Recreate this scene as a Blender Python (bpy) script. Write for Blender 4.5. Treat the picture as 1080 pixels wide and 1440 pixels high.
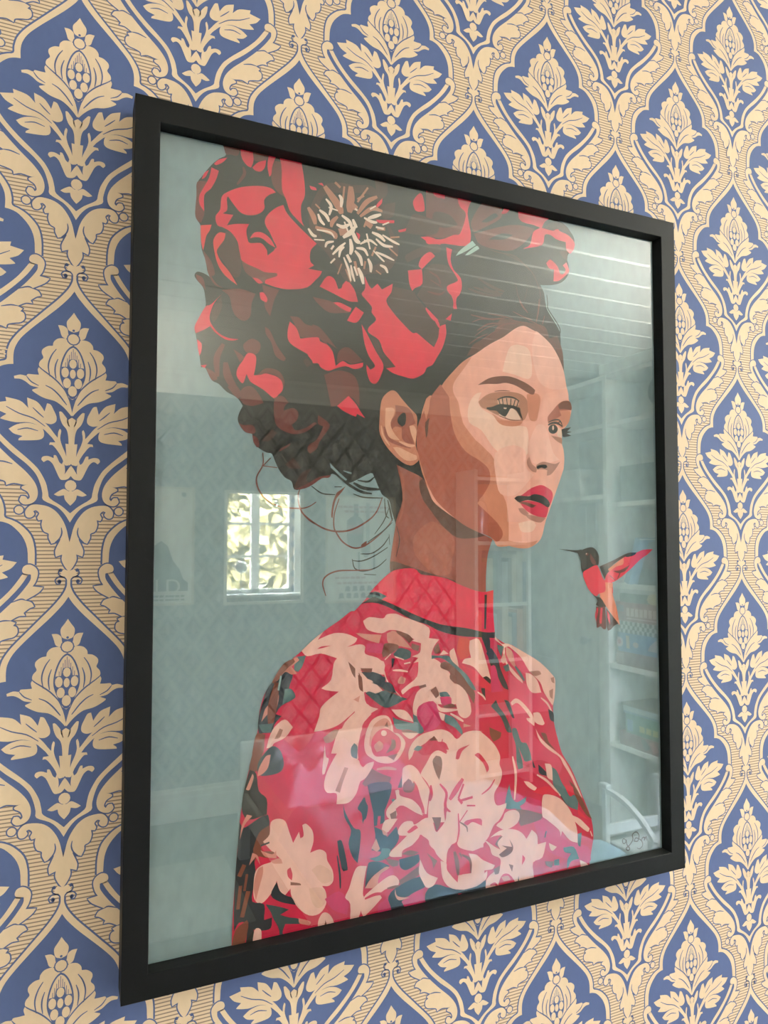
import bpy, bmesh, math, random
from mathutils import Vector, Matrix, noise
from mathutils.geometry import tessellate_polygon

scene = bpy.context.scene
for o in list(bpy.data.objects): bpy.data.objects.remove(o)
COL = scene.collection
random.seed(7)

# The room: x runs to the right along the picture wall, y into that wall (the room lies at y < 0.02), z up, floor at 0.
ZP = 1.65                       # height of the picture's centre
CEIL = 2.68
YF, YB, XL, XR = 0.02, -3.99, -1.70, 2.85   # picture wall, far wall, left wall, right wall

# ------------------------------------------------------------------ camera
cam = bpy.data.objects.new('camera', bpy.data.cameras.new('camera'))
COL.objects.link(cam)
cam.data.sensor_fit = 'VERTICAL'; cam.data.sensor_height = 36.0; cam.data.lens = 25.0   # 1000 px of 1440
cam.data.clip_start = 0.01
R0 = Vector((0.9152174639, -0.4029599828, 0.0004960117))
R1 = Vector((0.0181881554, 0.0400798768, -0.9990309277))
R2 = Vector((0.4025496053, 0.9143395735, 0.0440109020))
M = Matrix((R0, -R1, -R2)).transposed().to_4x4()
M.translation = Vector((-0.23909843, -0.42802792, -0.00359096 + ZP))
cam.matrix_world = M
scene.camera = cam

# ------------------------------------------------------------------ sky, daylight, exposure
world = bpy.data.worlds.new('sky'); scene.world = world; world.use_nodes = True
wn = world.node_tree.nodes; wl = world.node_tree.links
sky = wn.new('ShaderNodeTexSky'); sky.sky_type = 'NISHITA'; sky.sun_disc = False
sky.sun_elevation = math.radians(38); sky.sun_rotation = math.radians(200); sky.dust_density = 3.0; sky.air_density = 1.0
hs = wn.new('ShaderNodeHueSaturation'); hs.inputs['Saturation'].default_value = 0.25
wl.new(sky.outputs[0], hs.inputs['Color']); wl.new(hs.outputs[0], wn['Background'].inputs[0])
wn['Background'].inputs[1].default_value = 3.0
scene.view_settings.view_transform = 'Standard'; scene.view_settings.look = 'None'
scene.view_settings.gamma = 1.0; scene.view_settings.use_curve_mapping = False
scene.cycles.use_guiding = True          # the room is lit through its windows
scene.view_settings.exposure = 3.32
sun = bpy.data.objects.new('sun', bpy.data.lights.new('sun', 'SUN')); COL.objects.link(sun)
sun.data.energy = 0.5; sun.data.angle = math.radians(0.6); sun.data.color = (1.0, 0.97, 0.93)
sun.rotation_euler = (math.radians(52), 0, math.radians(12))        # from behind the house, on to the garden
# window openings: one in the picture wall to the right of the print, one in the right wall
WIN1 = (1.33, 2.26, ZP - 0.60, ZP + 0.67)        # x0 x1 z0 z1
WIN2 = (-1.25, -0.78, 0.95, 2.30)                # y0 y1 z0 z1
def portal(name, loc, rot, sx, sy):
    l = bpy.data.lights.new(name, 'AREA'); l.shape = 'RECTANGLE'; l.size = sx; l.size_y = sy; l.energy = 1
    l.cycles.is_portal = True
    o = bpy.data.objects.new(name, l); COL.objects.link(o); o.location = loc; o.rotation_euler = rot
portal('window_portal', ((WIN1[0]+WIN1[1])/2, 0.16, (WIN1[2]+WIN1[3])/2), (-math.pi/2, 0, 0), WIN1[1]-WIN1[0], WIN1[3]-WIN1[2])
portal('window_portal', (XR+0.14, (WIN2[0]+WIN2[1])/2, (WIN2[2]+WIN2[3])/2), (math.pi/2, 0, math.pi/2), WIN2[1]-WIN2[0], WIN2[3]-WIN2[2])

# ------------------------------------------------------------------ materials
def lin(c):
    return tuple(((v/255)/12.92 if v/255 <= 0.04045 else ((v/255+0.055)/1.055)**2.4) for v in c)
def rgba(c): return lin(c) + (1.0,)
MATS = {}
def mat(name, col, rough=0.6, var=0.06, scale=40.0, bump=0.0, metal=0.0, spec=0.5, emit=None, coat=0.0):
    if name in MATS: return MATS[name]
    m = bpy.data.materials.new(name); m.use_nodes = True
    nt = m.node_tree; b = nt.nodes['Principled BSDF']
    b.inputs['Roughness'].default_value = rough; b.inputs['Metallic'].default_value = metal
    b.inputs['Specular IOR Level'].default_value = spec; b.inputs['Coat Weight'].default_value = coat
    tc = nt.nodes.new('ShaderNodeTexCoord'); nz = nt.nodes.new('ShaderNodeTexNoise')
    nz.inputs['Scale'].default_value = scale; nz.inputs['Detail'].default_value = 3
    nt.links.new(tc.outputs['Object'], nz.inputs['Vector'])
    mx = nt.nodes.new('ShaderNodeMix'); mx.data_type = 'RGBA'
    c = lin(col)
    mx.inputs[6].default_value = tuple(v*(1-var) for v in c) + (1,)
    mx.inputs[7].default_value = tuple(min(1, v*(1+var)) for v in c) + (1,)
    nt.links.new(nz.outputs[0], mx.inputs[0]); nt.links.new(mx.outputs[2], b.inputs['Base Color'])
    if bump:
        bp = nt.nodes.new('ShaderNodeBump'); bp.inputs['Strength'].default_value = bump; bp.inputs['Distance'].default_value = 0.002
        nt.links.new(nz.outputs[0], bp.inputs['Height']); nt.links.new(bp.outputs[0], b.inputs['Normal'])
    if emit:
        b.inputs['Emission Color'].default_value = rgba(col); b.inputs['Emission Strength'].default_value = emit
    MATS[name] = m; return m
def attr_mat(name, rough=0.55, var=0.05, scale=90.0, spec=0.3, grain=0.0):
    """Flat print: the ink colour of each face, with a little paper and brush grain."""
    m = bpy.data.materials.new(name); m.use_nodes = True; nt = m.node_tree; b = nt.nodes['Principled BSDF']
    b.inputs['Roughness'].default_value = rough; b.inputs['Specular IOR Level'].default_value = spec
    a = nt.nodes.new('ShaderNodeAttribute'); a.attribute_name = 'ink'
    tc = nt.nodes.new('ShaderNodeTexCoord'); mp = nt.nodes.new('ShaderNodeMapping'); mp.inputs['Scale'].default_value = (1, 1, 0.55)
    mp.inputs['Rotation'].default_value = (0, 0.5, 0)
    nz = nt.nodes.new('ShaderNodeTexNoise'); nz.inputs['Scale'].default_value = scale; nz.inputs['Detail'].default_value = 5
    nt.links.new(tc.outputs['Object'], mp.inputs[0]); nt.links.new(mp.outputs[0], nz.inputs['Vector'])
    rm = nt.nodes.new('ShaderNodeMapRange'); rm.inputs[3].default_value = 1-var*2; rm.inputs[4].default_value = 1+var*2
    nt.links.new(nz.outputs[0], rm.inputs[0])
    vm = nt.nodes.new('ShaderNodeVectorMath'); vm.operation = 'SCALE'
    nt.links.new(a.outputs['Color'], vm.inputs[0]); nt.links.new(rm.outputs[0], vm.inputs['Scale'])
    nt.links.new(vm.outputs[0], b.inputs['Base Color'])
    return m
def glass_mat(name, tint=(1, 1, 1), boost=2.0):
    """Thin picture or window glass: clear, with the Fresnel reflection of its two faces."""
    m = bpy.data.materials.new(name); m.use_nodes = True; nt = m.node_tree
    for n in list(nt.nodes): nt.nodes.remove(n)
    out = nt.nodes.new('ShaderNodeOutputMaterial'); mix = nt.nodes.new('ShaderNodeMixShader')
    tr = nt.nodes.new('ShaderNodeBsdfTransparent'); tr.inputs[0].default_value = tint + (1,)
    gl = nt.nodes.new('ShaderNodeBsdfGlossy'); gl.inputs['Roughness'].default_value = 0.0
    fr = nt.nodes.new('ShaderNodeFresnel'); fr.inputs[0].default_value = 1.5
    ge = nt.nodes.new('ShaderNodeNewGeometry')
    inv = nt.nodes.new('ShaderNodeMath'); inv.operation = 'SUBTRACT'; inv.inputs[0].default_value = boost
    sc = nt.nodes.new('ShaderNodeMath'); sc.operation = 'MULTIPLY'; sc.inputs[1].default_value = boost
    nt.links.new(ge.outputs['Backfacing'], sc.inputs[0]); nt.links.new(sc.outputs[0], inv.inputs[1])
    mu = nt.nodes.new('ShaderNodeMath'); mu.operation = 'MULTIPLY'; mu.use_clamp = True
    nt.links.new(fr.outputs[0], mu.inputs[0]); nt.links.new(inv.outputs[0], mu.inputs[1])
    nt.links.new(mu.outputs[0], mix.inputs[0]); nt.links.new(tr.outputs[0], mix.inputs[1]); nt.links.new(gl.outputs[0], mix.inputs[2])
    nt.links.new(mix.outputs[0], out.inputs[0])
    return m

# ------------------------------------------------------------------ helpers
def tag(o, label=None, cat=None, group=None, kind=None):
    if label: o['label'] = label
    if cat: o['category'] = cat
    if group: o['group'] = group
    if kind: o['kind'] = kind
    return o
def empty(name, loc, rz=0.0):
    o = bpy.data.objects.new(name, None); COL.objects.link(o); o.location = loc; o.rotation_euler = (0, 0, rz)
    o.empty_display_size = 0.05
    return o
def link(name, me, m, parent=None, loc=None):
    o = bpy.data.objects.new(name, me); COL.objects.link(o)
    if m and not me.materials: me.materials.append(m)
    if parent: o.parent = parent
    if loc: o.location = loc
    return o
def bm_obj(name, bm, m, parent=None, loc=None, smooth=False):
    bmesh.ops.recalc_face_normals(bm, faces=bm.faces[:])
    me = bpy.data.meshes.new(name); bm.to_mesh(me); bm.free()
    if smooth:
        for p in me.polygons: p.use_smooth = True
    return link(name, me, m, parent, loc)
def add_box(bm, x0, x1, y0, y1, z0, z1, bev=0.0, rot=None):
    vs = [bm.verts.new((x, y, z)) for x in (x0, x1) for y in (y0, y1) for z in (z0, z1)]
    fs = [bm.faces.new([vs[i] for i in f]) for f in ((0,1,3,2),(4,6,7,5),(0,4,5,1),(2,3,7,6),(0,2,6,4),(1,5,7,3))]
    if rot:
        c = Vector(((x0+x1)/2, (y0+y1)/2, (z0+z1)/2)); bmesh.ops.rotate(bm, verts=vs, cent=c, matrix=rot)
    if bev:
        es = list({e for f in fs for e in f.edges})
        bmesh.ops.bevel(bm, geom=es, offset=bev, segments=1, affect='EDGES')
def box(name, x0, x1, y0, y1, z0, z1, m, parent=None, bev=0.0, rot=None):
    """A box whose own origin lies at its centre."""
    cx, cy, cz = (x0+x1)/2, (y0+y1)/2, (z0+z1)/2
    bm = bmesh.new(); add_box(bm, x0-cx, x1-cx, y0-cy, y1-cy, z0-cz, z1-cz, bev, rot)
    loc = Vector((cx, cy, cz))
    if parent: loc = loc - parent.location
    o = bm_obj(name, bm, m, parent); o.location = loc
    return o
def add_lathe(bm, prof, n=24, c=(0, 0, 0)):
    rings = []
    for r, z in prof:
        rings.append([bm.verts.new((c[0]+r*math.cos(2*math.pi*i/n), c[1]+r*math.sin(2*math.pi*i/n), c[2]+z)) for i in range(n)])
    for a, b in zip(rings, rings[1:]):
        for i in range(n): bm.faces.new((a[i], a[(i+1) % n], b[(i+1) % n], b[i]))
    bm.faces.new(rings[0][::-1]); bm.faces.new(rings[-1])
def dup(root, loc, label=None, group=None):
    r = root.copy(); COL.objects.link(r); r.location = loc
    if label: r['label'] = label
    if group: r['group'] = group
    for ch in list(root.children):
        q = ch.copy(); COL.objects.link(q); q.parent = r
    return r

# ---- curves for prints: a polyline is rounded where it bends gently and kept sharp at its corners
def _corner(a, b, c, lim):
    u = (b[0]-a[0], b[1]-a[1]); v = (c[0]-b[0], c[1]-b[1])
    lu = math.hypot(*u) or 1e-9; lv = math.hypot(*v) or 1e-9
    return (u[0]*v[0]+u[1]*v[1])/(lu*lv) < lim
def rounded(pts, closed=True, n=3, lim=0.35):
    N = len(pts)
    if N < 3 or n < 2: return list(pts)
    cor = [(_corner(pts[i-1], pts[i], pts[(i+1) % N], lim) if (closed or 0 < i < N-1) else True) for i in range(N)]
    out = []
    for i in range(N if closed else N-1):
        p1, p2 = pts[i], pts[(i+1) % N]
        p0 = pts[i-1] if not cor[i] else (2*p1[0]-p2[0], 2*p1[1]-p2[1])
        p3 = pts[(i+2) % N] if not cor[(i+1) % N] else (2*p2[0]-p1[0], 2*p2[1]-p1[1])
        for k in range(n):
            t = k/n; t2 = t*t; t3 = t2*t
            out.append(tuple(0.5*((2*p1[d]) + (-p0[d]+p2[d])*t + (2*p0[d]-5*p1[d]+4*p2[d]-p3[d])*t2 + (-p0[d]+3*p1[d]-3*p2[d]+p3[d])*t3) for d in (0, 1)))
    if not closed: out.append(pts[-1])
    return out
def ribbon(pts, w, taper=True):
    """Outline polygon of a stroke."""
    N = len(pts); L, Rr = [], []
    for i in range(N):
        a = pts[max(i-1, 0)]; b = pts[min(i+1, N-1)]
        dx, dy = b[0]-a[0], b[1]-a[1]; l = math.hypot(dx, dy) or 1e-9
        t = i/(N-1)
        h = w*0.5*((0.25+0.75*math.sin(math.pi*(0.12+0.76*t))) if taper else 1.0)
        L.append((pts[i][0]-dy/l*h, pts[i][1]+dx/l*h)); Rr.append((pts[i][0]+dy/l*h, pts[i][1]-dx/l*h))
    return L, Rr
class Flat:
    """Collects flat coloured shapes (u right, v up) into one mesh, each shape a hair above the last."""
    def __init__(self): self.v = []; self.f = []; self.c = []
    def poly(self, pts, layer, col):
        try: tris = tessellate_polygon([[Vector((a, b, 0)) for a, b in pts]])
        except Exception: return
        o = len(self.v); self.v += [(a, layer, b) for a, b in pts]
        for t in tris:
            a, b, c = (pts[i] for i in t)
            if abs((b[0]-a[0])*(c[1]-a[1])-(b[1]-a[1])*(c[0]-a[0])) < 1e-12: continue
            s = (b[0]-a[0])*(c[1]-a[1])-(b[1]-a[1])*(c[0]-a[0])
            self.f.append(tuple(o+i for i in (t if s > 0 else t[::-1]))); self.c.append(col)
    def strip(self, L, Rr, layer, col):
        o = len(self.v); n = len(L); self.v += [(a, layer, b) for a, b in L] + [(a, layer, b) for a, b in Rr]
        for i in range(n-1):
            self.f.append((o+n+i, o+n+i+1, o+i+1, o+i)); self.c.append(col)
    def build(self, name, m, parent=None):
        me = bpy.data.meshes.new(name); me.from_pydata(self.v, [], self.f)
        at = me.attributes.new('ink', 'FLOAT_COLOR', 'FACE')
        flat = []
        for c in self.c: flat += [c[0], c[1], c[2], 1.0]
        at.data.foreach_set('color', flat); me.update()
        return link(name, me, m, parent)
def text_mesh(txt, size, extr=0.0004):
    cu = bpy.data.curves.new('lettering', 'FONT'); cu.body = txt; cu.size = size; cu.extrude = extr; cu.align_x = 'CENTER'
    o = bpy.data.objects.new('lettering', cu); COL.objects.link(o)
    me = bpy.data.meshes.new_from_object(o.evaluated_get(bpy.context.evaluated_depsgraph_get()))
    bpy.data.objects.remove(o); return me

# ------------------------------------------------------------------ room shell
plaster = mat('white_paint', (232, 232, 226), 0.55, 0.02, 12)
trim = mat('white_trim_paint', (236, 236, 232), 0.4, 0.02, 20)
floor_m = mat('brown_floorboards', (112, 98, 80), 0.45, 0.12, 3)
BEIGE = lin((213, 188, 160)); BLUE = lin((84, 98, 141))
def wall_slab(name, axis, plane, thick, a0, a1, z0, z1, hole, m):
    """A wall along x or y with one window opening."""
    bm = bmesh.new(); h0, h1, hz0, hz1 = hole
    for (p, q, r, s) in ((a0, h0, z0, z1), (h1, a1, z0, z1), (h0, h1, z0, hz0), (h0, h1, hz1, z1)):
        if axis == 'x': add_box(bm, p, q, plane, plane+thick, r, s)
        else: add_box(bm, plane, plane+thick, p, q, r, s)
    return tag(bm_obj(name, bm, m), kind='structure')
paper_back = mat('beige_wallpaper', (213, 188, 160), 0.7, 0.035, 60, 0.05, spec=0.25)
wall_front = wall_slab('wall_front', 'x', YF, 0.14, XL-0.15, XR+0.15, 0, CEIL+0.05, WIN1, paper_back)
wall_right = wall_slab('wall_right', 'y', XR, 0.12, YB-0.12, YF, 0, CEIL+0.05, WIN2, plaster)
wall_left = tag(box('wall_left', XL-0.12, XL, YB-0.12, YF, 0, CEIL+0.05, plaster), kind='structure')
grey_paper = mat('grey_wallpaper', (164, 166, 166), 0.7, 0.03, 30, spec=0.25)
wall_back = tag(box('wall_back', XL-0.12, XR+0.12, YB-0.12, YB, 0, CEIL+0.05, grey_paper), kind='structure')
# floor of boards
fl = tag(box('floor', XL-0.12, XR+0.12, YB-0.12, YF+0.1, -0.10, -0.016, mat('floor_joint', (60, 55, 48), 0.8)), kind='structure')
bd = bmesh.new(); add_box(bd, -(XR-XL)/2, (XR-XL)/2, -0.0985, 0.0985, -0.008, 0.008, 0.0015)
fb = bm_obj('floorboard', bd, floor_m)
for i in range(20):
    o = fb if i == 0 else fb.copy()
    if i: COL.objects.link(o)
    o.parent = fl; o.location = Vector(((XR+XL)/2, YF-0.10-0.2*i, -0.008)) - fl.location
# ceiling of white boards
ce = tag(box('ceiling', XL-0.12, XR+0.12, YB-0.12, YF+0.1, CEIL+0.020, CEIL+0.10, mat('ceiling_joint', (205, 205, 200), 0.7)), kind='structure')
pb = bmesh.new(); add_box(pb, -(XR-XL)/2, (XR-XL)/2, -0.0860, 0.0860, -0.010, 0.010, 0.007)
cb = bm_obj('ceiling_board', pb, mat('white_ceiling_paint', (238, 240, 236), 0.45, 0.015, 8))
for i in range(23):
    o = cb if i == 0 else cb.copy()
    if i: COL.objects.link(o)
    o.parent = ce; o.location = Vector(((XR+XL)/2, YF-0.09-0.1745*i, CEIL+0.010)) - ce.location
# cornice and baseboards
def profile_bar(name, prof, p0, p1, inward, m, kind='structure'):
    """Extrude a (distance from wall, height) profile from p0 to p1."""
    bm = bmesh.new(); r = []
    for p in (p0, p1):
        r.append([bm.verts.new((p[0]+inward[0]*d, p[1]+inward[1]*d, h)) for d, h in prof])
    n = len(prof)
    for i in range(n): bm.faces.new((r[0][i], r[0][(i+1) % n], r[1][(i+1) % n], r[1][i]))
    bm.faces.new(r[0][::-1]); bm.faces.new(r[1])
    return tag(bm_obj(name, bm, m), kind=kind)
corn = [(0, CEIL), (0.085, CEIL), (0.085, CEIL-0.02), (0.06, CEIL-0.035), (0.035, CEIL-0.07), (0.02, CEIL-0.10), (0.02, CEIL-0.125), (0, CEIL-0.125)]
base = [(0, 0), (0.022, 0), (0.022, 0.13), (0.018, 0.14), (0.018, 0.165), (0.010, 0.175), (0.010, 0.19), (0, 0.19)]
profile_bar('trim_1', corn, (XL, YB), (XR, YB), (0, 1), trim)
profile_bar('trim_2', corn, (XR, -1.20), (XR, YF), (-1, 0), trim)
profile_bar('trim_5', corn, (XR, YB), (XR, -3.37), (-1, 0), trim)
profile_bar('trim_3', corn, (XL, YF), (XR, YF), (0, -1), trim)
profile_bar('trim_4', corn, (XL, YB), (XL, YF), (1, 0), trim)
profile_bar('baseboard_back', base, (XL, YB), (XR, YB), (0, 1), trim)
profile_bar('baseboard_front', base, (XL, YF), (XR, YF), (0, -1), trim)
profile_bar('baseboard_left', base, (XL, YB), (XL, YF), (1, 0), trim)
profile_bar('baseboard_right', base, (XR, -1.25), (XR, YF), (-1, 0), trim)

# ------------------------------------------------------------------ damask wallpaper on the picture wall (mm, u right of the axis, v down from the tip)
PX, PZ = 0.1355, 0.1777
TIPX, TIPZ = -0.2397, 0.1308 + ZP
CELL = [(0,-12.6),(2.7,-8.4),(8.4,-1.8),(15.6,5.4),(22.5,12.4),(27.5,18.3),(30.2,23.8),(30.9,28.5),(30.8,33.3),(34,33.8),(38,35.7),(43.3,41.5),(46,48.4),(46.6,57),(47.5,61),
        (48.6,62.5),(48,66.3),(45.4,70.6),(41.6,75.6),(37.3,80.3),(30.5,87.2),(23.5,93.7),(19.2,99),(17.3,103.3),(17,107.2),(18.2,110.4),(20.9,112.2),(20.1,112.9),(16.5,112.6),(11.5,113.6),(7.3,116.4),(4,120.9),(2,125.5),(0.9,130),(0,133.8)]
STRIP = [(0,-21.6),(1.4,-21.6),(1.5,-18.6),(3.6,-14),(8.3,-7.8),(14.8,-0.8),(21.3,6.2),(25.7,10.9),(29.8,15.7),(33.2,21.3),(34.6,27),(34.8,30.7),(38,32),(42.6,34.7),(48,40.7),(50.2,48.5),(50.5,58),(46,60),(0,40)]
VIN = [(0,117.2),(4.4,113.2),(10.7,108.8),(11.7,105.3),(13,99.8),(16.2,93.5),(19,90),(24,85.2),(31,79),(37.2,72.6),(41,67.5),(44.5,62)]
VOUT = [(0,122.5),(3.1,117.4),(7.2,113.4),(14.1,109.9),(14.6,106),(15.9,100.5),(18.3,95),(23,89.6),(30,83.8),(36.8,77),(43,69.6),(47.4,62.4)]
ACAN = [(43.7,60.7),(44.7,58.4),(47.6,57.6),(50.6,59.4),(51.8,62.5),(50.8,67.1),(49.2,69.9),(54.6,70.6),(52,73.7),(45.5,77.7),(48.7,78.8),(50.2,81.3),(47.8,82.2),(44.9,84.6),(45.9,86.3),(42.5,86.4),(38.2,88.8),(41.1,90),(39.8,91.6),(41.7,92.5),(42.1,95.6),(40.2,97.8),(36.8,98.6),(33.5,99.8),(33,101.9),(29.2,100.6),(24,101.5),(21.9,101.1),(25,102.4),(25,103.7),(22.2,105.4),(21,108.3),(22,109.7),(23.2,108),(25.3,107.8),(26.2,110.3),(24.1,112.5),(20.9,112.2),(18.2,110.4),(17,107.2),(17.3,103.3),(19.2,99),(23.5,93.7),(30.5,87.2),(37.3,80.3),(41.6,75.6),(45.4,70.6),(48,66.3),(48.2,63.3),(46.4,62.9),(44.4,62.4)]
LOW = [(0,133.8),(0.9,130),(2,125.4),(4,120.8),(7.3,116.3),(11.5,113.5),(16.5,112.5),(20.1,112.8),(22.3,114.7),(23.2,117),(22.4,119.6),(20.2,119.9),(18.4,118.1),(19.1,116.3),(17.6,115.8),(16,117.5),(17,119.8),(16.3,121.5),(14.3,121),(14.7,124.1),(13.5,127.6),(11,129),(10.9,131.4),(9.4,134.7),(6.9,133.6),(5.6,131.5),(4.8,132.3),(6.1,135.3),(7.4,138.8),(7,142.2),(3.7,140.9),(3.9,144.1),(2.2,147.9),(0,150.9)]
HALF = [  # shapes that meet on the axis (half outlines), beige unless said
 ([(0,0),(1.7,2.7),(3.6,5.5),(3.6,8.3),(2.6,10.7),(0,11.7)], 0), ([(0,19.6),(3.4,16.3),(5.5,15.7),(8.4,16.3),(10.4,18.4),(10.8,20.7),(13.5,21.2),(16.1,23.3),(16.5,25.6),(15.6,28.1),(17.3,30.3),(17.8,32.6),(16.6,35),(14.5,37.2),(11.7,40.2),(7.4,43.7),(3.3,48.7),(0,51.3)], 0),
 ([(0,19.4),(2.1,20.8),(4.2,23.8),(5.9,28.3),(6.8,32.9),(6.8,37.6),(5.4,42.4),(3.4,46.8),(1.5,50.1),(0,50.9)], 1), ([(0,20.6),(1.8,21.8),(3.6,24.6),(5.1,28.8),(6,32.9),(6.1,37.6),(4.9,42),(3,46),(1.1,49.2),(0,50)], 0),
 ([(0,27.4),(2.2,28.3),(2.8,32.2),(5.9,32.4),(6.2,37.6),(5,42.1),(3.1,46.1),(1.2,49.3),(0,50.2)], 1),
 ([(0,61.7),(2.1,63.1),(3.8,60.7),(5.6,58.6),(6.8,58.7),(6.3,62.4),(4.9,66),(2.9,68.5),(1.9,71.8),(1.5,77.2),(3.2,77),(2.8,81),(2.4,86.4),(1.2,89.2),(0,89.6)], 0),
 ([(0,89.6),(1.4,91.4),(3,94.2),(3.3,90.2),(4.2,87.2),(4.8,89),(6.2,87.8),(7.8,84.2),(9.2,83.9),(9.2,85.7),(12.1,84.6),(14.7,85),(15.5,86.7),(14.3,88.2),(12.1,87),(9.8,88.8),(8.1,92.3),(6.2,96.6),(4.9,98),(2.7,97.9),(1.3,97.2),(0,95.6)], 0),
 ([(0,88.7),(1.4,90.2),(2.9,92.7),(3.3,94.8),(2.6,93.6),(1.2,91.2),(0,89.7)], 1),
 ([(0,104.1),(1.2,104.4),(3.5,103.2),(6.4,104.7),(8.7,106.5),(6.4,107.4),(3.4,106.8),(2.9,109.2),(1.6,111.1),(0,112.8)], 0)]
SIDE = [  # shapes standing off the axis, once on each side
 ([(3,11.9),(3.4,9.9),(5.4,8.4),(8.3,8.3),(7.2,11.4),(6.2,14.6),(4.1,15.9),(2.7,14.6)], 0),
 ([(0,59),(1.6,52.2),(3.8,47),(6.6,43.4),(9.4,40.6),(12.9,37.9),(15.7,35.9),(17.8,33.8),(18.4,35.4),(17.7,38.2),(20.4,38.3),(23.4,38.3),(24.2,39.4),(27.1,39),(30.4,40.1),(30.1,41.5),(27,41.5),(24.3,42.8),(21.6,44.8),(17.7,45.7),(20.9,47),(20.7,47.9),(17.4,50.1),(14,51.6),(9.2,52.7),(5.7,55),(2.9,57.7),(0.3,60.9)], 0),
 ([(41,56.2),(33.9,54.7),(34.4,52.3),(27.2,53.8),(23.6,56.8),(20,60.8),(16.3,63.5),(12,67.7),(9,71.7),(6.5,74.8),(7.8,76.2),(10.8,73.3),(16.3,68),(22.5,65.9),(29.1,66.3),(36,64.9),(36.3,64),(33.7,61.9),(38.1,59.7)], 0),
 ([(23.5,51.8),(18.7,53.6),(16.2,56.2),(14.4,59.1),(13.2,54.3),(11.3,54.9),(9.8,57.7),(8.2,61.5),(8.3,64.5),(10.5,66.1),(13.2,65.9),(16.9,64.2),(20.2,61.4),(22.7,57.8)], 0),
 ([(32.4,70.2),(28.5,67.5),(23.7,66.3),(20,66.6),(16.1,68),(14.5,71),(14.9,74.3),(18.3,75.8),(27.4,76.5),(27.2,75.4),(25.3,73.9),(29.8,72.7)], 0),
 ([(1.2,89.5),(3.3,89.4),(4.8,85.5),(7.4,81.2),(9.8,78.3),(11.7,78.2),(11.3,76.7),(8.4,76.5),(10.8,73.2),(14,69.9),(17.9,67.6),(15.7,67.2),(12.2,69.6),(8.5,73.4),(7.3,74.2),(7.1,70.7),(6.3,68.5),(5.5,69.7),(6,73.9),(5.1,77.8),(3.2,82.5)], 0)]
LINES = [  # fine blue veins: width, points
 (0.8,[(8.9,22.4),(11.1,25.8),(12.6,30),(12.9,33.8),(12,38.6)]),(0.8,[(8,28.1),(9.2,31.9),(9.4,35.7),(8.8,39.7)]),(0.8,[(14.2,44),(10.7,45.7),(7.2,48.9),(4.4,52.5),(2.9,54.5)]),(0.7,[(24.1,39.5),(21.6,42.5),(17.7,44.5)]),
 (0.8,[(1.6,51.6),(3.8,46.4),(6.6,42.8),(9.4,40),(12.9,37.3),(15.7,35.3),(17.8,33.4)]),(0.7,[(33.9,57.6),(27.3,61.1),(20,63.4),(13.9,67.7)]),(0.7,[(20.5,57.3),(17.5,60.2),(14.8,62.6)]),(0.7,[(28,70.5),(23,69.2),(17.5,70.5)]),
 (0.7,[(1.5,60.6),(2.3,62.7),(2,65.1),(1.2,67)]),(0.8,[(38.5,78.7),(43.4,76.9),(45.8,77.6)]),(0.8,[(30.1,89.9),(34.8,88.6),(38.6,88.7)]),(0.8,[(4.5,125.5),(4.1,128.4),(5.1,131.5),(7.6,134.1)])]
CURLS = [[(1.4,158.4),(1.3,155.4),(2.7,153.9),(5.1,153.6),(7.1,155.5),(6.3,157.8),(4.7,157.6),(4.4,156.4),(5.3,155.9)],[(2.4,153.9),(3.9,153.5),(5.3,152.1),(5.2,150.3),(4.4,149.8)]]
LB = -1.6e-5
def circ(x, y, rx, ry=None, n=12):
    ry = ry or rx
    return [(x+rx*math.cos(2*math.pi*i/n), y+ry*math.sin(2*math.pi*i/n)) for i in range(n)]
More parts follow.
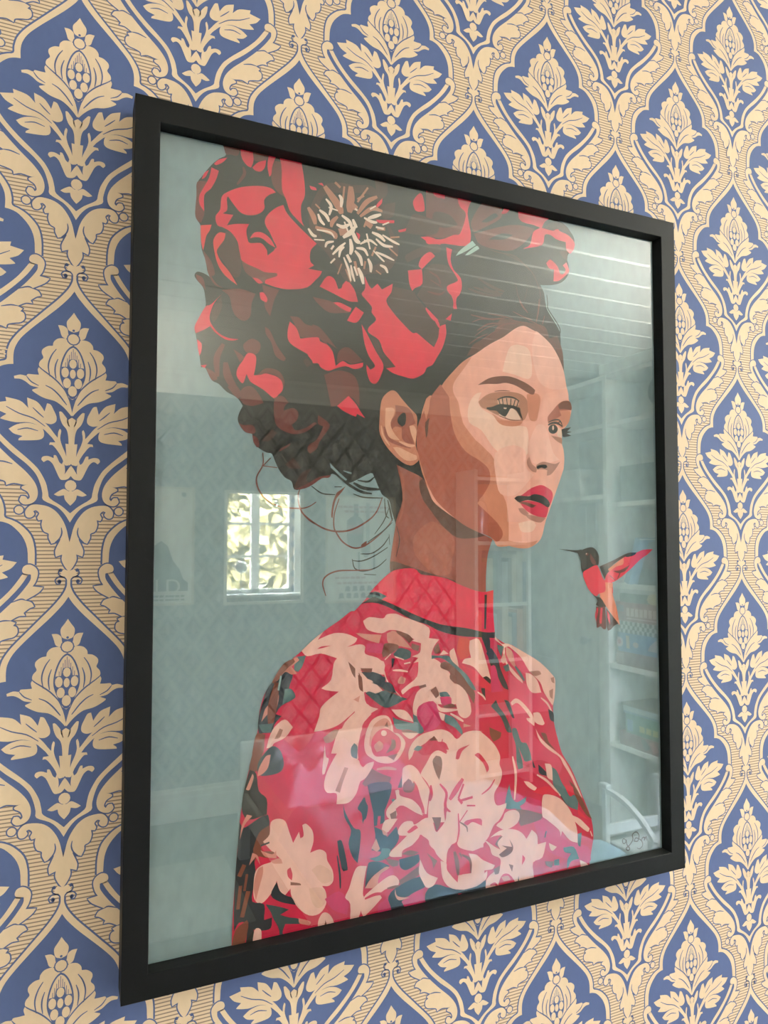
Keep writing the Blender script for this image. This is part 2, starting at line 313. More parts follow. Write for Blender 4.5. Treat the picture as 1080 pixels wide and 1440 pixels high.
def motif(n):
    F = Flat(); C2 = (BEIGE, BLUE)
    def P(pts, layer, c): F.poly([(a/1000, -b/1000) for a, b in pts], layer*LB, c)
    def S(pts, w, layer, c, closed=False, taper=False):
        q = rounded(pts, closed, n)
        if closed: q = q + [q[0]]
        for s in (1, -1):
            L, R_ = ribbon([(s*a/1000, -b/1000) for a, b in q], w/1000, taper); F.strip(L, R_, layer*LB, c)
    def both(pts, layer, c, rd=True):
        q = rounded(pts, True, n) if rd else pts
        P(q, layer, c); P([(-a, b) for a, b in q], layer, c)
    def half(pts, layer, c):
        q = rounded(pts, False, n); P(q + [(-a, b) for a, b in q[::-1] if a > 1e-6], layer, c)
    half(STRIP, 2, BEIGE); S(STRIP[1:-2], 1.0, 3, BLUE)
    half(CELL, 4, BLUE)
    vi, vo = rounded(VIN, False, n), rounded(VOUT, False, n)
    m = min(len(vi), len(vo))
    for s in (1, -1): F.strip([(s*a/1000, -b/1000) for a, b in vo[:m]], [(s*a/1000, -b/1000) for a, b in vi[:m]], 5*LB, BEIGE)
    S(ACAN, 1.5, 5, BLUE, True); both(ACAN, 6, BEIGE)
    q = rounded(LOW, False, n); S(LOW, 1.5, 5, BLUE); P(q + [(-a, b) for a, b in q[::-1] if a > 1e-6], 6, BEIGE)
    for k in (1, -1):
        P(circ(k*26.3, 115.7, 2.9), 5, BLUE); P(circ(k*26.3, 115.7, 2.2), 6, BEIGE)
    half([(0, 150.5), (2.6, 149.2), (4.4, 151.6), (2.2, 153.4), (1.0, 155.6), (0, 157)], 6, BEIGE)
    for cpts in CURLS: S(cpts, 0.75, 7, BLUE)
    both(circ(4.9, 156.3, 1.1), 7, BLUE, False); both(circ(4.4, 149.9, 1.0), 7, BLUE, False)
    P(circ(0, 101.2, 3.1, 3.2), 7, BEIGE)
    half(HALF[1][0], 6, BEIGE)
    half(HALF[2][0], 7, BLUE); half(HALF[3][0], 8, BEIGE)
    for i in range(-5, 6):
        u = i*1.0; top = 21.5 + abs(u)*1.55 + u*u*0.12
        F.strip([((u-0.16)/1000, -top/1000), ((u-0.16)/1000, -0.033)], [((u+0.16)/1000, -top/1000), ((u+0.16)/1000, -0.033)], 9*LB, BLUE)
    half(HALF[4][0], 10, BLUE)
    for (x, y, a, b) in ((0, 30.3, 2, 2.7), (0, 36.2, 1.6, 2.7), (0, 46.3, 2.4, 3.1)): P(circ(x, y, a, b), 11, BEIGE)
    both(circ(4.1, 35.6, 2.0, 3.0), 11, BEIGE, False); both(circ(3.0, 41.7, 2.1, 3.0), 11, BEIGE, False)
    half(HALF[0][0], 7, BEIGE); both(SIDE[0][0], 7, BEIGE); P(circ(0, 10.6, 0.7), 9, BLUE)
    P(circ(0, 15.7, 3.7), 9, BLUE); P(circ(0, 15.7, 3.0), 10, BEIGE)
    for i in (1, 2, 3, 4, 5): both(SIDE[i][0], 7+i*0.2, BEIGE)
    for w, l in LINES: S(l, w, 12, BLUE, False, True)
    half(HALF[5][0], 12, BEIGE); half(HALF[6][0], 12, BEIGE); half(HALF[7][0], 13, BLUE); half(HALF[8][0], 12, BEIGE)
    S([(0, 61.2), (1.6, 61.6), (2.4, 63.2)], 0.7, 13, BLUE)
    return F
def tile(F, W, spots, filt=None):
    for (x, z) in spots:
        o = len(W.v); W.v += [(a+x, b, c+z) for a, b, c in F.v]
        if filt is None: W.f += [tuple(o+i for i in f) for f in F.f]; W.c += F.c
        else:
            for f, c in zip(F.f, F.c):
                p = F.v[f[0]]
                if filt(p[0]+x, p[2]+z): W.f.append(tuple(o+i for i in f)); W.c.append(c)
hi, lo = motif(3), motif(1)
near, far = [], []
for j in range(-12, 24):
    for i in range(-14, 26):
        x = TIPX + PX*(i + 0.5*(j % 2)); z = TIPZ + PZ*0.5*j
        if x < XL-0.03 or x > XR+0.03 or z < 0.19+0.02 or z > CEIL+0.10: continue
        (near if (abs(x-0.02) < 0.62 and abs(z-0.06-ZP) < 0.62) else far).append((x, z))
inside = lambda x, z: not any(w[0]-0.03 < x < w[1]+0.03 and w[2]-0.03 < z < w[3]+0.03 for w in (WIN1,))
W = Flat()
hl = PZ/82
k = 0
while 0.19 + k*hl < CEIL-0.1:                      # fine horizontal hatching of the bands
    z = TIPZ + (k - int((TIPZ-0.19)/hl))*hl; k += 1
    for (a, b) in (((XL, WIN1[0]-0.02), (WIN1[1]+0.02, XR)) if WIN1[2] < z < WIN1[3] else ((XL, XR),)):
        W.strip([(a, z+0.00036), (b, z+0.00036)], [(a, z-0.00036), (b, z-0.00036)], LB, lin((138, 120, 108)))
for (u, v, r) in ((-36.0, 26.4, 0.9), (-34.4, 25.4, 0.6), (-32.6, 25.9, 0.8), (-33.4, 27.6, 0.6), (-35.2, 28.0, 0.7)): W.poly([(TIPX+a/1000, TIPZ-b/1000) for a, b in circ(u, v, r, r*0.7, 6)], 6*LB, BEIGE)   # little printer's mark
tile(hi, W, near); tile(lo, W, far, inside)
wp = W.build('wallpaper_pattern', attr_mat('damask_ink', 0.7, 0.03, 300, 0.2), wall_front)
wp.location = Vector((0, YF, 0))

# trellis wallpaper on the far wall: pale lattice, darker little trees
T = Flat(); tx, tz = 0.150, 0.188
GL, GD = lin((184, 186, 185)), lin((132, 136, 138))
def trell(F):
    for s in (1, -1):
        pts = rounded([(0, tz/2), (s*tx*0.16, tz*0.36), (s*tx*0.36, tz*0.12), (s*tx*0.5, 0), (s*tx*0.36, -tz*0.12), (s*tx*0.16, -tz*0.36), (0, -tz/2)], False, 2)
        L, R_ = ribbon(pts, 0.016, False); F.strip(L, R_, -2e-5, GL)
        L, R_ = ribbon(rounded([(0, 0.058), (s*0.018, 0.036), (s*0.034, 0.010), (s*0.050, -0.006)], False, 2), 0.011); F.strip(L, R_, -4e-5, GD)
        L, R_ = ribbon(rounded([(s*0.006, -0.03), (s*0.022, -0.022), (s*0.036, -0.026)], False, 2), 0.010); F.strip(L, R_, -4e-5, GD)
    F.poly([(0, 0.03), (0.012, 0.0), (0.008, -0.03), (-0.008, -0.03), (-0.012, 0.0)], -4e-5, GL)
    F.poly([(0, -0.028), (0.016, -0.05), (0, -0.066), (-0.016, -0.05)], -4e-5, GD)
tf = Flat(); trell(tf)
sp = []
for j in range(2, 28):
    for i in range(-12, 20):
        x, z = tx*(i+0.5*(j % 2)), tz*0.5*j
        if XL < x < XR and 0.26 < z < CEIL-0.16: sp.append((x, z))
tile(tf, T, sp)
T.v = [(a, -b, c) for a, b, c in T.v]
tp = T.build('wallpaper_pattern', attr_mat('trellis_ink', 0.7, 0.03, 60, 0.2), wall_back)
tp.location = Vector((0, YB, 0)) - wall_back.location

# ------------------------------------------------------------------ the framed print
INK = dict(K=(38,34,30), M=(104,44,38), M2=(72,44,37), R=(216,30,60), O=(216,48,54), T=(172,108,88), L=(228,198,186), BG=(130,147,154), BG2=(150,172,168), H1=(96,52,40), H2=(112,54,44),  # O: red turned orange, a warm room reflection put into the ink
 N1=(150,78,64), N2=(96,60,47), N3=(168,92,74), S=(226,158,143), S2=(200,124,100), S3=(230,170,157), SH=(229,181,166), SD=(166,84,66), SE=(172,112,90), E1=(190,114,90), E2=(216,156,132), BR=(112,62,47), PE=(220,180,164), NS=(168,112,98), LG=(204,150,130), LP=(206,38,72),
 RD=(198,28,66), RC=(216,32,66), P=(224,170,160), P2=(202,128,116), P3=(214,162,146), G=(84,106,108), G2=(60,76,78), N=(40,44,52), BRN=(122,64,48), MG=(198,40,92), PK=(210,60,92), OR=(216,122,94), OR2=(206,58,44))
INK = {k: lin(v) for k, v in INK.items()}
ART = """p K -|-159.5 255.4 -156.5 245.1 -154.5 242.2 -154.8 238.8 -158.1 236.4 -162.1 232.5 -166.1 227.1 -169.2 222.3 -171.5 218.5 -171.8 211.8 -172.5 204.2 -172.9 198.4 -171.6 194.5 -169.6 191.6 -169.4 185.1 -168.7 177 -166.2 170 -165.3 164.4 -163.7 160.5 -163.7 160.4 -166.9 161.9 -170.9 162.5 -172.8 160.2 -171.6 157.5 -167.6 153.2 -166.3 147.7 -166 141.2 -169.8 134.2 -172.4 128.1 -171.6 123.4 -170.7 118.6 -169.3 110.7 -168.2 103.5 -165.8 103.7 -161.8 96.4 -157.4 94.4 -152.5 89.9 -146 86.8 -142.6 82.1 -142.5 81.9 -144.7 77.2 -145.5 73 -143.8 69 -140.5 65.5 -136.4 64.7 -135.5 59.6 -132.1 56.1 -127.1 53.5 -123.7 52.8 -121.1 47.1 -118.5 42.2 -115 38.1 -110.7 35.8 -108.9 30.8 -102.8 31.4 -97.5 33.7 -90.4 38.6 -85.9 39.1 -83.2 41.9 -76.7 38.7 -72.1 36.3 -66.5 38.2 -56.1 43.4 -53.3 40.5 -50.4 34.4 -47.5 29.1 -42.6 25.7 -40.7 18.6 -38.2 11.5 -37.5 8.9 -31.8 11.6 -11.6 30.1 43.7 81.2 94.1 128 101.4 153.7 97.4 163.3 94.8 166.9 90.8 172.5 87.6 178.8 86.3 186.4 83.1 192 93.8 193.6 103.3 197.3 109.6 204.5 109.7 211.4 108.4 215.7 109.8 220.5 114.7 224.7 115.5 232.9 112.1 238 105.3 243.6 98.5 245.2 89 247.9 85.1 256.8 33.7 258.5 -13.9 259 -130.7 253.7
p M -|-171.9 218.4 -166 220 -168.3 213.3 -170.2 208.8 -167.3 200.3 -169.3 193.3 -171.6 194.5 -172.9 198.4 -172.2 210.1
p R -|-161.7 232.2 -158.9 235.3 -153.6 237.8 -156.4 234.2 -160.5 231.5
p R -|-163.3 229.4 -158.8 228.2 -160.4 222.5 -163.5 216 -167.5 211 -167.4 200.7 -170.2 204.7 -170.6 209.6 -168.3 215 -164.8 222.4
p R -|-169.2 220.6 -167.6 225.1 -164.9 227.3 -166.8 222.8
p M -|-157.4 252.5 -145.9 251.8 -145.8 245 -147.4 240.4 -151.6 240.3 -154.9 240.4
p M -|-137.5 251.2 -127.2 251 -127.2 246.7 -128.5 242.1 -134 239.6 -137.4 240.1
p R -|-145.5 251.9 -138.8 251.8 -137 240.2 -138.6 234.7 -141.6 235.8 -145 241
p R -|-137.8 234.9 -134 239.2 -128.9 241.6 -129.7 236.7 -132.2 233.6 -135.6 233.3
s M 1.61|-143.6 234.1 -142.8 229.6 -147.3 221.9
p M -|-124.6 241.3 -118.1 242.7 -118 225.4 -115.7 219.7 -121.8 222.8 -125.4 229.9
p R -|-127.2 245 -125.5 250.6 -120.3 250.9 -124.6 239.5 -125.4 233.3 -126.7 231.3 -128 237.9
p R -|-122.9 253.8 -107.1 253.9 -103.9 237.1 -102.9 224.1 -105.5 216.5 -105 207 -103.2 203 -107.7 206.5 -113 211.6 -115.7 218.9 -118.4 225.3 -118.9 240.8
p R -|-157 211.5 -153.8 215.5 -144.8 220.7 -133.9 223.8 -126.2 224.1 -122.3 221.9 -127 219.2 -130 215.2 -129.7 210.1 -132.9 206.1 -138.8 203.7 -144.6 204.2 -148.8 208.1 -152.9 213.1 -153.7 211.3 -153.3 204.7 -156.1 201.6 -149.5 202 -152 197.4 -154.4 193.6 -159.2 193.5 -160.5 199.1 -157.7 203.8
p R -|-129.4 202.4 -126.9 207.2 -121.8 212.1 -117.4 214.6 -114.8 209.5 -107.7 203 -101.4 198.1 -94.6 193.1 -98.7 188 -99.1 181 -96.4 178.3 -100.4 175.5 -90.9 175.3 -92.3 172.2 -95 169.2 -101.2 163 -112.7 160 -121.4 160 -129.1 161.5 -128.3 164.1 -121.4 167.3 -122.3 169.1 -129.2 168.7 -133.4 170.1 -141 172.3 -144.3 174.4 -145.6 180.1 -146.9 185.7 -151.1 190.8 -156.8 193.1 -148.7 196.3 -139.5 198 -141.2 193.5 -140.3 187.7 -138.6 185.9 -131.9 187.1 -128.4 184.7 -127.5 179.7 -122.4 185.7 -125.9 194.5 -128.5 198.3
p K -|-139.5 198 -133.6 197.4 -128.5 195.8 -124.2 190.6 -121.6 186.3 -123.3 184.7 -126.7 180.3 -128.4 183.8 -131.9 187.1 -138.6 186.3 -140.7 190.2
p R -|-139 188.8 -136.1 193.1 -131.1 194 -125.9 191.1 -122.4 185.7 -126.8 187.5 -131 190.2 -135.3 190.3
p M -|-144.3 174.2 -141 172.3 -133.4 170.1 -129.2 168.7 -121.5 169.3 -121.4 167.3 -128.3 164 -130.8 161.2 -136.7 163.7 -141.8 167.1
p R -|-137.1 164 -133.4 163.8 -130.4 161.7 -133.3 160.8
p O -|-169.6 191.6 -162.9 193.3 -164 189.3 -166 185.7 -167.1 179.7 -167.9 176.3 -169.1 181.8
p M -|-167.9 176.3 -163 170.5 -160.5 162.7 -163.7 160.5 -165.8 167.6
p M2 -|-155.1 189.3 -150.3 190.2 -146.1 181.7 -144.3 172.7 -145.1 164.2 -149.2 162.8 -155 171 -159.1 177
p O -|-161.6 184 -158.4 189.1 -154.3 189.4 -155.1 185.1 -159.1 178.6 -159.1 175.3 -156.6 170.7 -152.5 166.4 -149.2 161.9 -146.6 157.7 -151.6 160.7 -155.7 164.2 -159 169.5 -161.1 177.4
p M -|-165.4 165 -159.7 156.9 -154.8 154.3 -160.5 155.9 -163.7 160.4
p M -|-172 160.7 -167.7 158.9 -166 151.8 -167.6 153.6 -171.2 157.6
p M -|-156.4 153.2 -145 155.7 -135 153.8 -137.4 147.6 -138.2 139.1 -142.3 135.6 -147.3 137.9 -149.8 142.6 -151.5 149.8
p M -|-130.8 160.4 -119.7 158.6 -123 151.3 -125.5 140.8 -129 146.2 -129.9 155.4
p R -|-132.4 155 -129.9 155.4 -127.3 151.5 -128.2 149.3 -131.6 150.9
p R -|-171.6 124.2 -172.4 128.1 -169.8 134.2 -165.9 141.6 -162.7 143.3 -155.6 151.3 -160.3 145.2 -162.7 139.2 -163.4 134.2 -161.8 130.3 -157.7 125.9 -152 123.7 -145.5 123.6 -148.8 122.4 -153.7 122.6 -159.3 125.7 -163 129.7 -166.5 127.2
p M2 -|-160.3 143.6 -156.4 149.1 -155.9 142.6 -158.6 135.6 -161 132.4 -162.6 134.3 -162.3 139.2
p R -|-170.8 120.6 -168 118.1 -168.3 113.2 -169.3 110.7 -170.3 115.4
p R -|-168.6 104.7 -164.8 105.6 -166.2 103.3
s M 2.99|-154.8 119.6 -158.8 110.2 -158.2 98.8
s M 3.9|-153.5 108.3 -151.8 99.4 -146 90.1
p M -|-165.5 103.8 -159.9 101.1 -158.2 97.2 -161.8 96.4
p M -|-148.7 117 -143.8 114.3 -141.3 112 -144.5 109.2 -147 113.9
p M -|-142.2 121.1 -137.2 125 -132.2 123.1 -131.7 118.9 -134.6 115.2 -139.6 115.5 -142.1 117.8
p M -|-133.7 102 -127.8 107.2 -119.3 105.9 -115.8 99.5 -117 94.3 -119.2 101.7 -126.1 104
p R -|-139.6 115.5 -134.6 114.4 -134.6 107.7 -135.8 101.8 -131.2 102.6 -127.8 103.8 -121 102.4 -117.5 99.3 -117 94.3 -120 90.6 -122.6 88.3 -129.4 93.2 -137 97.1 -138.7 99 -140.3 102.2 -142 97 -143.6 96.5 -146.5 100.7 -145.7 105.8 -142.5 110.7
p M -|-128.9 133.6 -125.5 131.4 -121.1 122.6 -115 114.8 -116.7 112.9 -121.9 115.8 -124.6 123.9 -128 128.6
p M -|-112.6 142.5 -106.4 142.4 -102 138.6 -93 137.2 -87.5 131.7 -87.5 126.9 -93.9 130.5 -101.9 129.6 -106.4 130.8 -109.9 138.5
p R -|-112.6 139 -108.2 135.3 -105.5 128.7 -93.9 131 -92.1 128.6 -88.4 127.3 -87.3 126.9 -83.3 122.6 -81.2 113.2 -76.2 117.1 -71 115.2 -61.7 117.6 -62.2 114.6 -67.9 112.6 -74.1 113.9 -81.2 111.7 -86.3 109.6 -91.3 111.2 -93.3 113.8 -96.7 113.5 -97.4 115 -100.1 118.1 -101 119.3 -110.7 123.8 -113.8 127.8 -113.8 133.7
p M2 -|-103.6 114.3 -101 116.3 -97.4 113.2 -100.9 110.3
p M -|-143.6 91.9 -137.8 94.9 -132.7 90.4 -129.3 84.8 -136 82.6 -142.7 83.7
p M -|-122.6 88.7 -117.4 90 -113.1 86.1 -120.8 83.8
p M -|-97.3 139.1 -91.4 137 -80.3 124.9 -86.3 128 -93.3 131 -97.3 131.5
p M -|-79.2 123 -72.1 126.7 -61.7 118.6 -70 115.8 -75.1 117.7 -80.2 115.2
p M -|-89.2 106.6 -79.2 110.5 -68.9 108.6 -64.8 101.2 -64.2 87.6 -71 93.8 -80.1 87.3 -84.2 86 -87.2 99.2
p R -|-80.1 86.8 -72 94.2 -66.8 89.3 -63.7 84.7 -60 80.1 -65.8 82.6 -66.8 80.6 -74 83
p R -|-92.5 164.8 -87.5 172.3 -82.5 171.6 -79.4 164.8 -73.3 172.5 -68.1 166.4 -65.4 158.4 -72.2 158 -82.4 161.4
p K -|-80.2 177.3 -76.2 177.9 -76.8 167.1 -78.9 165.3
p M -|-97.4 157.3 -82.4 155.6 -72.2 150.1 -85.4 148.4 -93.4 153.1
p R -|-82.9 155.5 -78.3 156.1 -70.1 153.4 -71.6 150.7 -77.3 152.4
p R -|-67 154.8 -61.2 151.6 -64.9 145.7 -68 143.8 -73.2 144.6 -70.6 149.4
p M2 -|-15.9 187.4 10.9 189.5 10.2 182.1 2.6 177.8 7.2 171.2 6 159.5 0.1 151.5 -3.4 151 -9.1 158.5 -21.5 169.1 -17 177
p M2 -|-39.8 172.6 -24.9 171.7 -21.5 168.1 -14.8 160.9 -4.5 148.8 -4.5 141.6 -6.9 134.6 -21.6 142.6 -24.9 142.7 -32.7 148.3 -39.3 155.5 -44.2 161.9 -40.9 167.4
p R -|-60.7 176.9 -57.6 170.9 -55.4 168.8 -51.2 172.9 -47.9 169.4 -39.8 174.6 -40.9 168.4 -44.7 161.8 -39.3 154.5 -32.7 148.3 -24.9 142.2 -21.6 142.6 -14.8 138.3 -8 134 -4.5 141.6 -3.4 149 1.3 151.6 1.8 144.4 -1.1 134.8 -5.7 127 -9.2 121.5 -13.7 119 -16 114.7 -23.9 110.4 -30.5 110.8 -39.3 112.5 -44.7 115.4 -37.6 117.1 -42.5 122.1 -46.8 126.6 -50.1 134.2 -57.5 138.3 -57.5 142.2 -52.2 147.8 -55.4 152.4 -55.4 156.3 -59.7 160.7 -62.8 164.2 -60.2 168.6
p R -|-14.8 161.4 -9.1 157.5 -4.5 152.9 -2.8 148.5 -4.5 148.8 -9.1 155.4
p R -|-28.2 185.5 -17.6 187.2 -17 178 -22.7 174.1 -24.9 171.7 -27.1 176.5
p M2 -|-56.5 135.4 -51.1 134.1 -47.9 126.5 -38.2 117.4 -45.8 116.3 -51.1 125.1
p R -|-62.8 143.5 -58.6 137.1 -52.2 126 -46.8 117.7 -48.4 110.6 -51.1 105.4 -53.8 103.9 -56.9 105.8 -59.1 112.5 -59.1 116.4 -56.4 113.2 -53.2 115.5 -53.8 117.9 -57.5 122.5 -60.7 131
p R -|2.6 177.8 10.8 182.2 10.9 189.5 14.4 183.8 13.2 175.2 9.6 171 10.7 163.8 7.8 163.4 7.2 170.6
p R -|1.3 155.2 6.6 160.1 5.4 154.7
p M -|-14 248.6 9.4 248.1 17.7 235.9 14 220.3 1 213.8 -14 212.2
p M2 -|-7.1 231.2 4.6 231.3 11.7 225.2 -0.1 220.9 -9.4 223.4
p R -|-9.3 249.6 1.1 249.6 1.1 242.2 -7.1 242.7
p R -|13.6 251.1 21.4 245.7 26.3 251.6 20.1 238.5 20.7 229 22.5 218.7 18.8 211.1 1 209.6 -10.6 207.1 -14 208 -14 211.7 -2.5 212.1 8.1 217.2 13.4 219.2 17.7 230.6 17.7 235.9 14.1 238.4 11.8 243.3
p M -|22.5 229.4 33.6 246.6 48.6 247.3 48.6 237.5 33.5 227.1 24.9 222.3
p K -|31.1 231 42.3 239.6 46 238.1 37.2 232.1
p M -|24.9 221.2 56.1 233.4 75.6 234.8 76.9 231.7 66.3 219.8 53.4 213.2 31 213.7
p K -|37.2 219.1 48.5 225.5 58.6 226.2 50.9 221.5
p R -|48.6 240.8 51.8 245.8 58.8 250.4 54.9 243.6 51.1 240.7
p R -|64 252.6 87.1 252.6 91.7 245.6 87.6 241.5 84.9 236.5 95.6 236.2 99.8 240.3 101.1 237.2 109.3 235.2 115.5 230.6 114.7 224.7 111.2 220.7 107.8 223.6 107.2 229.2 98.3 229.9 92.9 232.3 87.5 231.3 84.7 223 67.6 217.3 74.1 221.7 76.9 231.7 83.5 236.2 76.9 237.3 69.1 237.5 63.9 240.4
p M2 -|87.6 237 94.4 242.7 106.7 242.7 112.8 237 106.6 237 101.1 238.3 94.3 236.5
p M2 -|100.9 221.3 109.1 222.7 108.3 214.6 103.6 217.2
p R -|88.6 209.7 92.7 213.1 99.4 208.6 101.4 203.8 104.8 203.8 106.9 207.5 104.2 210.5 107.6 213.3 109.7 209.1 109.6 205.7 100.6 198 95.2 196.7 95.9 205.8 91.2 206.2
p M2 -|-14.1 189.4 2.1 194.1 9.1 186.8 3.2 179.6 3.2 174.4 6.7 169.7 3.1 162.9 -14.2 161.6
p R -|-14.1 200.3 -9.5 201 -7.2 198.8 -11.8 195 -14.1 192.5
p R -|2.1 207.2 6.8 206.4 5.6 198.8 8 191.9 13.9 186.5 14.4 178.1 10.2 171.2 10.2 163.9 7.3 164.5 7.9 170.9 3.2 175.4 3.2 179.6 10.9 183.9 10.3 187 4.4 194.5 2.7 200.5
p R -|-14.2 161.6 -9.6 158.1 -4.4 153.6 -8.5 153.1 -14.2 159.5
p BG2 -|9.8 202.2 14 207.6 23.6 215.7 26.7 213 18.8 207.4
p BG2 -|17.5 204 21.2 207.8 27.3 212.6 29.5 210.8 21.2 205.1
s M2 1.77|19.8 180 33.2 177.7 48.1 178.7
s M2 1.77|28.3 188.7 40.6 184.1 50.6 182.3
s M2 1.77|24.7 181.7 36.9 180.3 45.6 181.6
s M2 1.77|33.2 183 41.8 180 49.4 180.5
s M2 0.76|50.9 210.6 66.2 206.6 76.5 199.4 83 184.8 81.5 173.5 79.4 164.4
s M2 0.76|60.9 189.3 63.3 179.8 71 168.8
s M2 0.76|27.3 213.1 45.8 210.9 61.1 210.1 73.9 201.2
s M2 0.76|71.2 187.5 68.5 178.3
s M 1.26|-11.8 187.7 -4.9 184.6 -2.6 179.8
s M 1.26|-10.7 181.7 -1.5 177.9
s M 1.26|-13 173.1 -3.8 172.3 0.9 175.1
p M2 -|-53.5 246.5 -45.6 246.4 -43.6 237.5 -47.6 232.1 -51.5 234.1
p M2 -|-47.6 227.5 -37.7 232.2 -39.7 221.7 -49.6 218
p M2 -|-23.5 226.6 -12.1 225.9 -2.7 224.9 -5.9 215.7 -19.4 212.4 -31.6 212 -27.6 220.2
p M2 -|-29.6 196.6 -11.1 207.2 -2.7 206.8 -2.8 203 -15.3 199 -28.6 191.2
p M2 -|-91.3 232.3 -80.2 237.3 -68.9 237.8 -55.4 239.7 -47.6 231.2 -43.6 217.2 -37.7 207.2 -35.7 195.6 -43.6 182.3 -59.2 178.1 -72.5 170.7 -80 178.4 -89.2 189.3 -96.5 195.1 -100.2 206.7 -98.5 218.4
p K -|-89.4 226.4 -77.4 230.7 -55.4 233.3 -47.6 220.2 -41.7 206.5 -41.7 194.6 -55.4 184.1 -70.6 179.9 -81.9 188.7 -91.1 197.8 -94.8 211.2
p R -|-99.9 230.9 -95.8 230.5 -94.9 228.9 -98.5 228.6
p R -|-94 233.5 -91.3 234.5 -89.9 232.6
p R -|-52 227.6 -47.6 233 -48.1 229.3 -51.5 225.4
p R -|-52.5 217 -38.7 219.1 -38.7 217.2 -49.5 215.2
p R -|-35.7 212.7 -29.6 215.2 -30.1 213.2 -34.7 211.5
p R -|-18.4 211.1 -11.1 212.4 -2.7 210.6 -2.7 208.2 -12.2 208.5
p R -|-24 235.9 -19.4 242 -16.8 241.1 -15.2 233.9 -15.8 230 -21.4 228.9 -23.5 231.3
p R -|-20 190.7 -17.4 196.8 -11.2 201.6 -7 199.4 -11.2 195 -17.4 188.3
p R -|-28.1 185.7 -17.4 188.3 -16.9 180.9 -18.5 176.9 -26.6 175.7
p R -|-25.5 248.7 -21.4 248.7 -21.4 244.9
p R -|-17.3 249.5 -12.1 249.7 -13.1 243.7
p R -|-8.9 249.4 -2.6 249.7 -2.6 244 -7.9 243.9
p R -|-66.9 205.7 -64.1 204.4 -65 200.6
s T 3.44|-89.4 232.7 -80.1 222 -77.3 216.3
s T 3.44|-70.8 236.5 -70.8 227.5 -72.6 220.8
s T 1.61|-58.3 238.2 -66 226.6
s T 2.07|-51.5 233.2 -59.3 228 -66 218.5
s T 2.3|-100.7 216.3 -97.1 210.8 -95.7 205.8
s T 1.38|-95.8 219.4 -92.6 217
s T 2.3|-95.7 204 -82.9 201.9 -81.9 198.5
s T 2.07|-82.1 236.9 -78.3 234.1
s T 5.74|-79.1 203.5 -73.5 205.4
s T 1.84|-80.1 214 -83.8 209.7 -84.7 206
s T 3.44|-71.7 218.3 -70.8 223 -66 222.1
s T 4.59|-60.2 214.1 -55.4 211.4
s T 2.87|-51.5 211.2 -45.6 211.8
s T 1.38|-41.7 206.5 -34.7 208.2
s T 1.38|-42.6 199 -36.2 194.6
s T 1.61|-52.5 198.2 -55.4 191.4
s T 2.3|-65.9 177 -67.8 185.7
s T 1.15|-80 174.9 -77.2 182.4
s T 1.15|-74.4 179.3 -70.6 170.9
s T 1.61|-61.1 181.4 -60.2 187
s T 1.15|-52.4 181.9 -48.5 179.7
s T 1.61|-61.2 210.3 -59.3 215.2
s T 1.84|-64.1 217 -55.4 224.2 -47.6 223.8
s T 1.61|-75.5 235.5 -76.4 226.4
s T 1.84|-66 228.4 -61.2 232.1
s L 1.38|-88.5 224.4 -84.8 220.2 -86.1 213.8
s L 1.61|-79.2 228.9 -77.4 226.2 -77.8 220.7
s L 1.15|-86.6 219 -80.1 218
s L 1.61|-93 216 -88.4 213.3 -86.1 209.3
s L 1.38|-93.9 213.2 -92.1 209.1 -89.3 206.5
s L 1.61|-77.3 215.4 -71.7 212 -69.8 207
s L 1.61|-81 208.5 -76.4 207.6 -71.7 210.2
s L 1.38|-100.6 202.2 -97.5 198.4 -94.7 198
s L 0.92|-94.8 202.4 -85.6 202.3 -82.4 199.3
s L 1.15|-96.5 195.5 -89.3 196.3
s L 1.15|-88.8 191.6 -87.4 194.9 -82.8 196.6
s L 1.61|-84.7 190.9 -82.8 193.9
s L 1.15|-83.7 187.6 -79.1 192.8 -74.5 197.2
s L 1.38|-85.1 181.6 -81.9 185.2
s L 1.15|-79.1 186.5 -78.2 191.2 -75.4 194.3
s L 1.15|-75.8 187.1 -72.5 179.6 -70.6 171.8
s L 2.53|-73.5 189.3 -70.7 184.4
s L 1.15|-70.6 182.6 -69.7 177.4 -67.8 171.8
s L 1.61|-68.3 182.1 -65.9 176.1
s L 1.84|-65.4 181.6 -63 176.6 -61.6 171
s L 1.61|-67.8 192.9 -64 189 -62.6 183.4
s L 1.38|-66.9 194.9 -61.2 194.9 -58.3 190.9
s L 1.61|-58.3 189.1 -56.3 184.9 -56.3 179.9
s L 2.07|-76.3 200.4 -70.7 205 -67.9 209.1
s L 2.07|-70.2 206.9 -66.9 200.3 -64 199
s L 1.15|-64 198.1 -57.3 201.9 -51.5 199.3
s L 1.38|-59.3 206.1 -56.8 195.7
s L 1.61|-55.4 207.7 -49.5 206.1 -45.6 203.1
s L 1.38|-52.5 203.7 -46.6 200.2 -39.7 200.4
s L 1.15|-47.6 207.3 -39.7 204.1 -34.7 202.7
s L 0.92|-54.4 195.2 -48.6 190.7 -46.1 188.8
s L 1.15|-52.5 194.6 -45.6 193 -38.7 190.9
s L 1.38|-49.5 186 -45.6 184.8 -43.6 181.4
s L 1.38|-61.2 216.7 -55.4 215 -51.5 215.3
s L 1.61|-58.3 216.8 -53.5 219.1 -48.6 221.4
s L 1.61|-52.5 211.9 -46.6 211.6
s L 1.15|-47.6 214.2 -42.6 217
s L 1.61|-67.9 221.7 -66 220.8
s L 1.61|-69.3 214.2 -67.9 210.9 -66.4 208.9
s L 1.84|-71.2 200.4 -70.2 194.3 -71.1 189.7
s L 1.15|-56.9 223.4 -52.5 226.6
s L 1.38|-75.4 211.3 -72.6 204.6
s L 1.15|-61.2 201.3 -57.3 200.1
